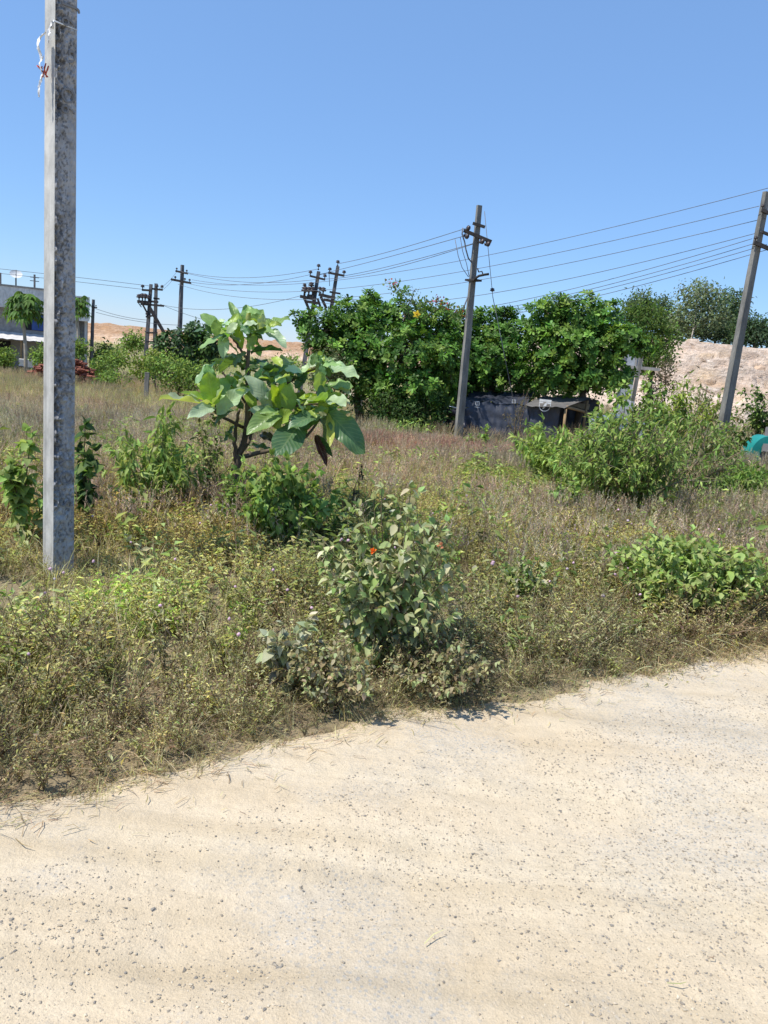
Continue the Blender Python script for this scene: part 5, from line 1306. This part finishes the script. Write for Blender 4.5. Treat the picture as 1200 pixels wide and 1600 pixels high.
def sapling():
    Y0 = 7.1; B = at(366, 806, Y0); B[2] = float(ground_z(B[0], B[1]))
    root = thing('broadleaf_sapling', 'young tree with huge leathery light-green leaves standing in the middle of the weeds', 'tree', B)
    gt = Geo()
    def br(pts, r0, r1):
        W = np.array([at(x_, y_, Y0 + d_) for x_, y_, d_ in pts]); t = np.linspace(0, 1, len(W)); q = np.linspace(0, 1, 14)
        W = np.stack([np.interp(q, t, W[:, k]) for k in range(3)], -1); W[1:-1] = (W[:-2] + 2 * W[1:-1] + W[2:]) / 4 + rng.normal(0, .004, (12, 3))
        tube(gt, W, np.linspace(r0, r1, 14), 8)
    br([(366, 812, 0), (364, 780, 0), (368, 740, 0), (372, 710, 0)], .040, .034)
    br([(372, 712, 0), (382, 690, 0), (388, 650, 0), (386, 600, 0), (388, 552, 0), (392, 520, 0)], .032, .013)
    br([(370, 725, 0), (366, 690, -.05), (369, 660, -.05), (374, 640, -.1)], .022, .012)
    br([(380, 668, 0), (352, 655, -.15), (338, 646, -.2), (334, 632, -.22)], .016, .009)
    br([(386, 560, 0), (372, 540, -.05), (356, 520, -.1)], .014, .007)
    br([(375, 715, 0), (410, 706, -.1), (432, 702, -.15), (470, 690, -.2), (488, 672, -.2), (500, 655, -.2)], .022, .01)
    br([(384, 680, 0), (410, 665, -.1), (430, 640, -.2)], .018, .01)
    br([(386, 630, 0), (430, 610, .1), (470, 585, .15), (505, 572, .1)], .02, .009)
    br([(430, 640, -.2), (470, 632, -.2), (508, 630, -.2)], .014, .008)
    br([(388, 600, 0), (420, 590, .2), (440, 572, .25)], .014, .008)
    br([(372, 712, 0), (392, 690, .2), (395, 640, .3), (360, 600, .3), (345, 575, .3)], .02, .008)
    gt.build('trunk', M['bark'], root)
    LG = [(.25, .40, .13), (.29, .44, .16), (.20, .33, .10)]; TR = [(.26, .38, .06), (.30, .40, .06)]; DK = [(.08, .17, .075), (.10, .19, .08)]; PL = [(.37, .48, .27), (.42, .52, .32)]  # pale gloss, backlit glow and dark undersides are put into these leaf colours
    # base px, tip px, width factor, depth of base, depth change to the tip, facing (0 up .. 1 towards the road), colours
    Lf = [((348, 513), (311, 489), 1, -.1, -.05, .6, LG), ((358, 525), (364, 484), .7, -.1, .0, .8, TR), ((377, 514), (357, 467), .55, 0, .1, .5, LG), ((388, 513), (385, 474), 1.1, .05, .05, .9, LG), ((398, 512), (409, 482), 1.15, 0, -.05, .9, LG),
          ((403, 512), (440, 497), .8, .05, .05, .5, LG), ((406, 518), (453, 491), .6, .1, .15, .4, LG), ((408, 518), (450, 524), .8, 0, -.15, .3, PL), ((392, 522), (420, 503), 1.2, -.05, -.12, .7, LG), ((378, 545), (368, 503), .7, 0, .05, .6, TR),
          ((350, 522), (307, 545), 1.1, -.1, -.1, .5, LG), ((350, 520), (348, 552), .9, -.1, -.15, .7, PL), ((372, 552), (352, 530), .7, -.05, -.1, .6, PL), ((388, 548), (402, 518), .9, -.03, -.03, .9, LG), ((392, 552), (442, 538), .7, 0, .2, .1, DK),
          ((385, 565), (340, 562), 1.0, 0, .15, .2, DK), ((388, 570), (420, 560), .9, .05, .2, .2, DK), ((352, 566), (330, 556), .9, -.1, -.05, .5, TR), ((345, 565), (294, 584), .75, -.1, -.15, .6, PL), ((336, 600), (320, 568), .9, -.2, .0, .6, LG),
          ((334, 634), (324, 580), 1.15, -.22, -.1, .95, TR), ((337, 632), (353, 578), .95, -.2, .1, .9, LG), ((335, 635), (347, 602), 1.1, -.25, -.2, .8, PL), ((332, 634), (246, 618), .62, -.22, -.3, .3, PL), ((330, 632), (283, 606), .5, -.2, -.1, .4, TR),
          ((335, 636), (300, 640), .8, -.25, -.3, .4, PL), ((338, 648), (385, 602), .72, -.3, -.1, .5, PL), ((372, 640), (332, 648), .9, -.15, -.2, .4, DK), ((376, 612), (368, 572), .8, 0, .05, .8, TR), ((380, 640), (352, 612), .8, 0, .1, .7, DK),
          ((405, 595), (446, 570), .7, .1, .15, .6, TR), ((428, 640), (396, 586), .85, -.2, -.2, .85, PL), ((432, 640), (446, 596), .9, -.2, -.1, .85, TR), ((432, 628), (424, 600), .9, -.2, -.2, .9, TR), ((446, 602), (452, 560), .8, .15, .2, .9, TR), ((440, 572), (462, 548), .9, .25, .3, .6, TR),
          ((505, 560), (464, 582), .8, .1, -.05, .4, PL), ((505, 565), (492, 546), .8, .1, .15, .8, TR), ((506, 566), (538, 566), 1.1, .1, .1, .6, LG), ((510, 572), (564, 588), .95, .05, -.05, .35, PL), ((500, 612), (499, 580), 1.25, -.1, -.12, .9, LG), ((512, 604), (546, 590), 1.1, -.1, -.1, .7, LG),
          ((522, 604), (550, 616), .7, -.1, -.1, .4, PL), ((510, 626), (542, 630), 1.15, -.2, -.25, .5, PL), ((508, 628), (484, 618), 1.25, -.2, -.25, .6, LG), ((505, 640), (500, 600), .7, -.15, -.05, .8, DK), ((452, 642), (450, 600), .95, -.2, -.2, .9, LG),
          ((440, 640), (392, 662), .95, -.2, -.35, .6, LG), ((436, 645), (398, 632), .8, -.2, -.2, .6, PL), ((428, 668), (455, 640), .9, -.25, -.15, .7, TR), ((468, 662), (432, 712), 1.15, -.25, -.35, .8, DK), ((514, 646), (567, 692), .95, -.2, -.3, .6, DK), ((512, 648), (517, 698), .42, -.2, -.25, .9, [(.5, .5, .1)]),
          ((492, 680), (512, 728), .45, -.15, -.2, .7, [(.08, .02, .03)]), ((494, 680), (520, 712), .45, -.1, -.12, .5, DK), ((500, 650), (455, 652), .9, -.2, -.3, .3, DK), ((505, 650), (470, 672), .9, -.15, -.1, .3, DK), ((500, 650), (520, 700), .8, -.1, .1, .3, DK), ((430, 690), (400, 668), .8, .0, .1, .2, [(.07, .06, .03)]),
          ((424, 705), (388, 692), .8, .05, .1, .3, DK), ((450, 640), (478, 610), .9, 0, .2, .4, TR), ((470, 632), (470, 600), .8, .1, .2, .5, TR), ((420, 590), (412, 560), .9, .2, .3, .5, LG), ((392, 600), (420, 622), .9, -.1, -.2, .6, DK), ((384, 610), (400, 640), .8, -.05, -.1, .6, TR), ((365, 600), (340, 590), .8, .2, .3, .4, DK),
          ((480, 580), (460, 608), .9, .1, -.05, .6, DK), ((470, 640), (482, 690), .8, -.05, 0, .3, DK), ((412, 640), (372, 668), .9, .1, .1, .3, DK), ((366, 665), (350, 690), .6, -.1, -.15, .4, DK), ((366, 690), (352, 672), .6, -.1, -.15, .4, PL), ((505, 572), (530, 545), .7, .15, .3, .4, LG), ((395, 640), (440, 672), .8, .3, .3, .2, DK), ((345, 575), (372, 555), .8, .3, .4, .3, DK)]
    gl = Geo()
    for i, (b_, t_, wf, db, dt, fc, cs) in enumerate(Lf):
        P = at(*b_, Y0 + db); Q = at(*t_, Y0 + db + dt); L = np.linalg.norm(Q - P) * .96; d = unit(Q - P)
        nn = unit(np.array([0, 0, 1.]) * (1 - fc) + np.array([.05, -1.0, .35]) * fc + rv(.18))
        Mx = frames(d[None], nn[None])[0] * L; s_ = float(np.clip(.19 / L, .7, 1.7)) if L < .19 else 1.0
        Mx[:, 0] *= min(wf * s_ * 1.1, 1.8)
        T = BT[i % len(BT)]; gl.inst(T, P[None], Mx[None], np.array([jig(cs[i % len(cs)], .12)]))
    hubs = [((345, 520), .5), ((392, 512), .9), ((335, 625), 1.0), ((380, 600), .8), ((435, 632), 1.2), ((440, 585), .9), ((505, 575), 1.1), ((508, 628), 1.2), ((505, 652), .8), ((470, 655), .8)]
    for i in range(190):
        (hx, hy), wgt = hubs[i % len(hubs)]
        P = at(hx + rng.normal(0, 9), hy + rng.normal(0, 9), Y0 + rng.normal(0, .18))
        a = rng.uniform(-.5, PI + .5); oc = np.array([math.cos(a), rng.normal(-.2, .6), math.sin(a) * .8 + rng.normal(0, .25)]); d = unit(oc + np.array([0, 0, .3])); L = rng.uniform(.10, .19)
        nn = unit(np.array([-.35, -.55, .8]) + rv(.45)); Mx = frames(d[None], nn[None])[0] * L; Mx[:, 0] *= rng.uniform(.95, 1.3)
        gl.inst(BT[i % 10], P[None], Mx[None], np.array([pickc([LG, LG, PL, TR, DK][int(rng.integers(5))])]))
    for i in range(64):
        c = [(392, 515), (340, 620), (435, 635), (500, 600), (505, 650), (440, 580), (388, 580)][i % 7]
        P = at(c[0] + rng.normal(0, 12), c[1] + rng.normal(0, 10), Y0 + abs(rng.normal(.12, .15))); d = unit(rv() * np.array([1, 1, .5]) + np.array([0, .4, .15])); L = rng.uniform(.14, .24)
        Mx = frames(d[None], (np.array([0, 0, 1.]) + rv(.3))[None])[0] * L
        gl.inst(BT[i % 10], P[None], Mx[None], np.array([pickc(LG + DK)]))
    gl.build('foliage', M['big'], root)
    g = Geo(); P = at(388, 500, Y0 - .12); tube(g, [P + np.array([0, 0, z_]) for z_ in (-.045, -.02, .02, .06, .085)], [.006, .02, .026, .018, .004], 10, (.42, .45, .16)); g.build('bud', M['leaf'], root)
sapling()

# ------------------------------------------------------------------ individual plants and shrubs
shrub('leafy_sapling', 'bright broad-leaved sapling at the left edge beside the near pole', 'sapling', 40, 862, 64, 195, 5, 'heart', .10, G2 + [(.33, .43, .14)], 5, .06, .5, (.1, .08, .04), r0=.008, low=.3)
shrub('leafy_sapling', 'dark shaded sapling rising behind the right side of the near pole', 'sapling', 142, 838, 48, 190, 3, 'heart', .11, G4 + G1[:1], 4, .065, .5, (.08, .07, .04), r0=.008, low=.3)
shrub('weed_clump', 'light-green drooping weed clump between the near pole and the big sapling', 'weeds', 232, 815, 150, 172, 26, 'narrow', .12, G2 + [(.3, .36, .13)], 5, .08, .65, lean=(0, 0))
shrub('weed_clump', 'sparse upright twiggy weed just left of the sapling trunk', 'weeds', 322, 805, 70, 168, 10, 'ovate', .06, G1 + GD, 4, .07, .4, low=.25)
shrub('leafy_bush', 'lush drooping-leaved bush growing around the foot of the big sapling', 'bush', 436, 868, 175, 168, 30, 'ovate', .09, G2 + G1, 4, .07, .7)
shrub('weed_clump', 'small leafy weed clump hiding the foot of the big sapling trunk', 'weeds', 366, 838, 80, 112, 14, 'ovate', .075, G1 + G2, 3, .07, .5)
shrub('leafy_bush', 'low shadowed bush right of the big sapling foot, before the dead stalk', 'bush', 500, 860, 100, 90, 12, 'ovate', .075, G1 + G4 + G3, 4, .07, .6)
lan = shrub('dusty_bush', 'waist-high dusty grey-green bush with orange blooms at the road edge', 'bush', 604, 1050, 225, 300, 40, 'ovate', .066, G3 + [(.26, .36, .13)], 5, .062, .55, (.16, .13, .08), r0=.006, low=.22, depth=.7, mat='dusty')
for px, py, lb in ((583, 862, 'small orange flower head on the left side of the dusty bush'), (688, 853, 'faded orange flower head at the right rim of the dusty bush')):
    P = at(px, py, 3.45); r2 = thing('orange_flower', lb, 'flower', P); g = Geo(); lv = Leaves()
    for k in range(10): d = unit(rv() + np.array([0, -.5, .8])); lv.add(P + d * .004, d, rv(), .016, jig((.8, .16, .02) if px < 600 else (.6, .25, .12), .1))
    lv.flush(g, 'heart'); g.build('petals', M['petal'], r2)
    g = Geo(); tube(g, [P, P + np.array([.01, .04, -.08])], .0018, 4, (.15, .18, .06)); g.build('stalk', M['twig'], r2)
shrub('dusty_vine', 'pale dusty lobed-leaf vine trailing at the road edge left of the dusty bush', 'vine', 446, 1090, 85, 165, 9, 'heart', .062, [(.54, .52, .38), (.46, .46, .3), (.36, .38, .2)], 2, .09, .7, (.2, .16, .1), r0=.003, mat='dusty')
shrub('dry_bush', 'withered brown-leaved undergrowth below the dusty bush beside the road', 'bush', 690, 1092, 190, 118, 24, 'ovate', .038, GD + G3[:2] + [(.42, .36, .22), (.24, .2, .12)], 5, .05, .6, (.14, .1, .06), r0=.004, mat='dusty')
shrub('dry_bush', 'withered brown tangle between the vine and the dusty bush', 'bush', 520, 1110, 170, 130, 20, 'ovate', .038, GD + G3[:2] + [(.42, .36, .22)], 5, .05, .6, (.16, .12, .07), r0=.004, mat='dusty')
shrub('small_plant', 'knee-high green plant alone in the weeds right of the dusty bush', 'plant', 822, 958, 90, 105, 14, 'ovate', .06, G1 + G3, 3, .06, .5)
shrub('leafy_bush', 'bright light-green spreading bush on the right near the road', 'bush', 1062, 968, 235, 136, 76, 'ovate', .075, [(.36, .45, .14), (.42, .5, .18), (.28, .37, .11)], 6, .06, .6, (.1, .08, .05), r0=.007, low=.4, depth=.6)
shrub('leafy_bush', 'low yellow-green offshoot bush left of the bright right-hand bush', 'bush', 952, 908, 95, 66, 18, 'ovate', .055, [(.2, .26, .07), (.17, .22, .06)], 3, .06, .5)
shrub('big_shrub', 'large tangled green and brown shrub before the blue plastic sheet', 'shrub', 975, 810, 230, 172, 54, 'narrow', .12, G1 + G2 + G2 + [GD[1]], 6, .09, .5, (.2, .17, .1), r0=.012, low=.3)
shrub('big_shrub', 'brown half-dry shrub forming the right part of the tangle', 'shrub', 1062, 796, 150, 135, 26, 'narrow', .10, GD + GD + G1, 6, .09, .5, (.22, .18, .12), r0=.011, low=.3)
shrub('tall_weed', 'fresh green leafy weeds massed before the open shack end', 'weeds', 868, 762, 145, 108, 44, 'narrow', .17, G2 + [(.36, .47, .13)], 4, .11, .65, (.15, .18, .06), r0=.009)
shrub('tall_weed', 'tall light-green shoots rising in front of the shack opening', 'weeds', 950, 748, 80, 160, 14, 'ovate', .15, G2, 4, .12, .5, (.15, .16, .06), r0=.012)
shrub('tall_weed', 'slim leafy shoots climbing beside the slim grey post', 'weeds', 1000, 735, 56, 150, 10, 'ovate', .15, G2 + G1, 4, .14, .5, (.15, .15, .06), r0=.012)
shrub('small_plant', 'single heart-leaved plant in seed grass left of the big shrub', 'plant', 868, 815, 75, 95, 7, 'heart', .09, G1 + G2, 3, .09, .5)
shrub('tall_weed', 'broad sheet of fresh green weeds between the tangle and the shack end', 'weeds', 908, 774, 150, 78, 36, 'narrow', .15, G2, 4, .1, .6, (.15, .18, .06), r0=.008)
shrub('leafy_bush', 'bright green bush right of the tangle, behind the horizontal stick', 'bush', 1075, 745, 140, 100, 30, 'narrow', .15, G2 + G1 + GD[:1], 4, .11, .6, (.15, .16, .06), r0=.009)
shrub('leafy_bush', 'low green bush filling the ground before the right leaning pole', 'bush', 1110, 780, 140, 62, 26, 'narrow', .12, G2 + G1, 4, .1, .6, (.15, .16, .06), r0=.008)
shrub('yellow_bush', 'yellow-green bush at the quarry foot', 'bush', 1062, 708, 90, 112, 22, 'narrow', .2, [(.36, .42, .09), (.28, .36, .08)], 4, .14, .5, r0=.012)
shrub('ground_cover', 'bright green leafy growth under the teal cart', 'weeds', 1150, 775, 130, 60, 26, 'narrow', .14, [(.15, .26, .05), (.19, .3, .06)], 4, .1, .6, r0=.008)
shrub('leafy_bush', 'bushy growth wrapped round the foot of the right leaning pole', 'bush', 1130, 735, 70, 80, 14, 'ovate', .13, G1 + GD, 4, .11, .5, r0=.01)
shrub('leafy_bush', 'dark green bush behind the teal cart against the quarry', 'bush', 1180, 705, 100, 92, 24, 'ovate', .16, G1 + G4, 4, .13, .5, r0=.012, base=gpt(1180, 24))
shrub('leafy_bush', 'mixed bush between the yellow-green bush and the right pole', 'bush', 1100, 715, 90, 88, 24, 'narrow', .16, G1 + GD, 4, .13, .5, r0=.012, base=gpt(1098, 24))
shrub('small_plant', 'grey-green tuft of weeds at the right margin below the teal cart', 'plant', 1150, 830, 90, 50, 10, 'narrow', .07, G3 + G1, 3, .07, .4)
shrub('small_plant', 'low green plant at the foot of the shack front', 'plant', 755, 712, 70, 48, 10, 'ovate', .13, G2 + G1, 3, .11, .5, r0=.008)
shrub('dry_stalk', 'brown branching dead weed standing against the shack front', 'dead weed', 800, 712, 50, 130, 5, 'narrow', .07, [(.2, .17, .09), (.16, .14, .07)], 6, .1, .4, (.2, .15, .09), r0=.012, low=.35)
shrub('dry_stalk', 'dark dead stalk hanging right of the big sapling', 'dead weed', 548, 830, 24, 145, 2, 'narrow', .05, [(.05, .04, .03)], 2, .1, .6, (.06, .05, .04), r0=.006, low=.6)
shrub('tall_weed', 'green grassy weeds under the densest almond tree', 'weeds', 640, 690, 110, 40, 16, 'narrow', .18, G2, 2, .14, .5, r0=.008)
shrub('leafy_bush', 'grey-green scrub between the stub post and the almond row', 'bush', 580, 668, 90, 45, 14, 'narrow', .15, G3 + G1, 3, .13, .5, r0=.008)
# left middle distance
tree('dark_shrub', 'dark glossy shrub around the foot of the tall left pole', gpt(290, 36), [(290, 545, 26, 26, 36), (262, 535, 18, 18, 36), (312, 540, 20, 20, 36), (290, 570, 26, 20, 36), (305, 518, 22, 12, 36), (330, 545, 22, 20, 36)], 300, 'rosette', .28, G4 + [(.07, .11, .05)], 'gloss', nl=8, cat='shrub', r=.07)
tree('leafy_bush', 'light-green bush in front of the dark shrub by the tall left pole', gpt(275, 32), [(265, 580, 28, 26, 32), (298, 590, 30, 24, 32), (240, 570, 16, 18, 32), (320, 595, 20, 20, 32)], 260, 'loose', .15, G1 + G2, 'leaf', nl=11, cat='bush', r=.05)
tree('yellow_bush', 'yellow-green bush left of the brace poles', gpt(245, 38), [(242, 566, 15, 14, 38), (218, 576, 15, 10, 38)], 110, 'loose', .2, [(.2, .26, .05), (.15, .21, .04)], 'leaf', nl=9, cat='bush', r=.05)
for px, py, rx, ry, Y_, lb in ((165, 552, 18, 12, 60, 'rounded bush right of the house corner pole'), (210, 535, 16, 10, 75, 'small bush on the far slope under the orange bank'), (160, 575, 16, 16, 46, 'bush beside the right end of the brick heap'),
                               (185, 560, 18, 12, 55, 'scrubby bush midway between the house and brace poles'), (68, 558, 14, 10, 46, 'little bush left of the near pole before the house'), (122, 545, 9, 12, 47, 'small bush above the brick heap'), (8, 558, 12, 9, 48, 'small dark bush before the shop doorway'), (172, 596, 18, 10, 38, 'low yellowish bush below the brick heap'), (330, 560, 30, 14, 60, 'bush behind the left leaves of the big sapling'), (450, 575, 26, 14, 40, 'bush behind the right leaves of the big sapling')):
    tree('field_bush', lb, gpt(px, Y_), [(px, py, rx, ry, Y_), (px - rx * .6, py + ry * .4, rx * .6, ry * .6, Y_)], 90, 'loose', .22 * Y_ / 50, G1 + G2[:1], 'leaf', nl=9, cat='bush', r=.05, group='bushes scattered over the far field')
# sticks
def stick(label, pts, r, col):
    W = np.array([at(x_, y_, Y_) for x_, y_, Y_ in pts]); t = np.linspace(0, 1, len(W)); q = np.linspace(0, 1, 9); W = np.stack([np.interp(q, t, W[:, k]) for k in range(3)], -1)
    g = Geo(); tube(g, W, np.linspace(r, r * .6, 9), 6, col); tag(g.build('dry_stick', M['twig']), label, 'stick')
stick('pale bent stick at the foot of the big shrub', [(962, 770, 11.4), (975, 795, 11.2), (985, 812, 11.1)], .018, (.4, .36, .28))
stick('thin horizontal stick left of the right leaning pole', [(1045, 711, 16.5), (1112, 706, 16.3)], .016, (.4, .38, .24))
stick('long pale grass straw lying across the verge weeds on the left', [(76, 1044, 3.55), (128, 1018, 3.65), (200, 1020, 3.7)], .003, (.5, .44, .26))

# ------------------------------------------------------------------ camera, light, world
cam = bpy.data.cameras.new('camera'); co = bpy.data.objects.new('camera', cam); COL.objects.link(co)
from mathutils import Matrix
co.matrix_world = Matrix(((RT[0], UP[0], -fw[0], CAM[0]), (RT[1], UP[1], -fw[1], CAM[1]), (RT[2], UP[2], -fw[2], CAM[2]), (0, 0, 0, 1)))
cam.sensor_fit = 'VERTICAL'; cam.sensor_height = 24.0; cam.lens = 24.0 * F / 1600.0; cam.clip_end = 3000; cam.clip_start = .05
scn.camera = co
SUN_EL, SAZ = math.radians(58), np.array([-.85, -.42])
SAZ = SAZ / np.linalg.norm(SAZ)
sdir = np.array([SAZ[0] * math.cos(SUN_EL), SAZ[1] * math.cos(SUN_EL), math.sin(SUN_EL)])
from mathutils import Vector
ld = bpy.data.lights.new('sun', 'SUN'); ld.energy = 4.7; ld.angle = math.radians(.53); ld.color = (1.0, .955, .88)
lo = bpy.data.objects.new('sun', ld); COL.objects.link(lo); lo.rotation_euler = Vector(sdir).to_track_quat('Z', 'Y').to_euler()
w = bpy.data.worlds.new('World'); scn.world = w; w.use_nodes = True
nt = w.node_tree; nt.nodes.clear()
sky = nt.nodes.new('ShaderNodeTexSky'); sky.sky_type = 'NISHITA'; sky.sun_disc = False; sky.sun_elevation = SUN_EL
sky.sun_rotation = math.atan2(sdir[0], sdir[1]); sky.altitude = 0; sky.air_density = 1.0; sky.dust_density = 0.0; sky.ozone_density = 9.5
bg = nt.nodes.new('ShaderNodeBackground'); bg.inputs[1].default_value = .15
ow = nt.nodes.new('ShaderNodeOutputWorld'); nt.links.new(mixc(nt, .5, sky.outputs[0], (1.42, 2.58, 4.75)), bg.inputs[0]); nt.links.new(bg.outputs[0], ow.inputs[0])
scn.view_settings.view_transform = 'Standard'; scn.view_settings.look = 'None'; scn.view_settings.exposure = 0.30; scn.view_settings.gamma = 1.0
scn.render.engine = 'CYCLES'
cy = scn.cycles
cy.max_bounces = 6; cy.diffuse_bounces = 3; cy.glossy_bounces = 2; cy.transmission_bounces = 4; cy.transparent_max_bounces = 4
cy.use_denoising = True; cy.caustics_reflective = False; cy.caustics_refractive = False
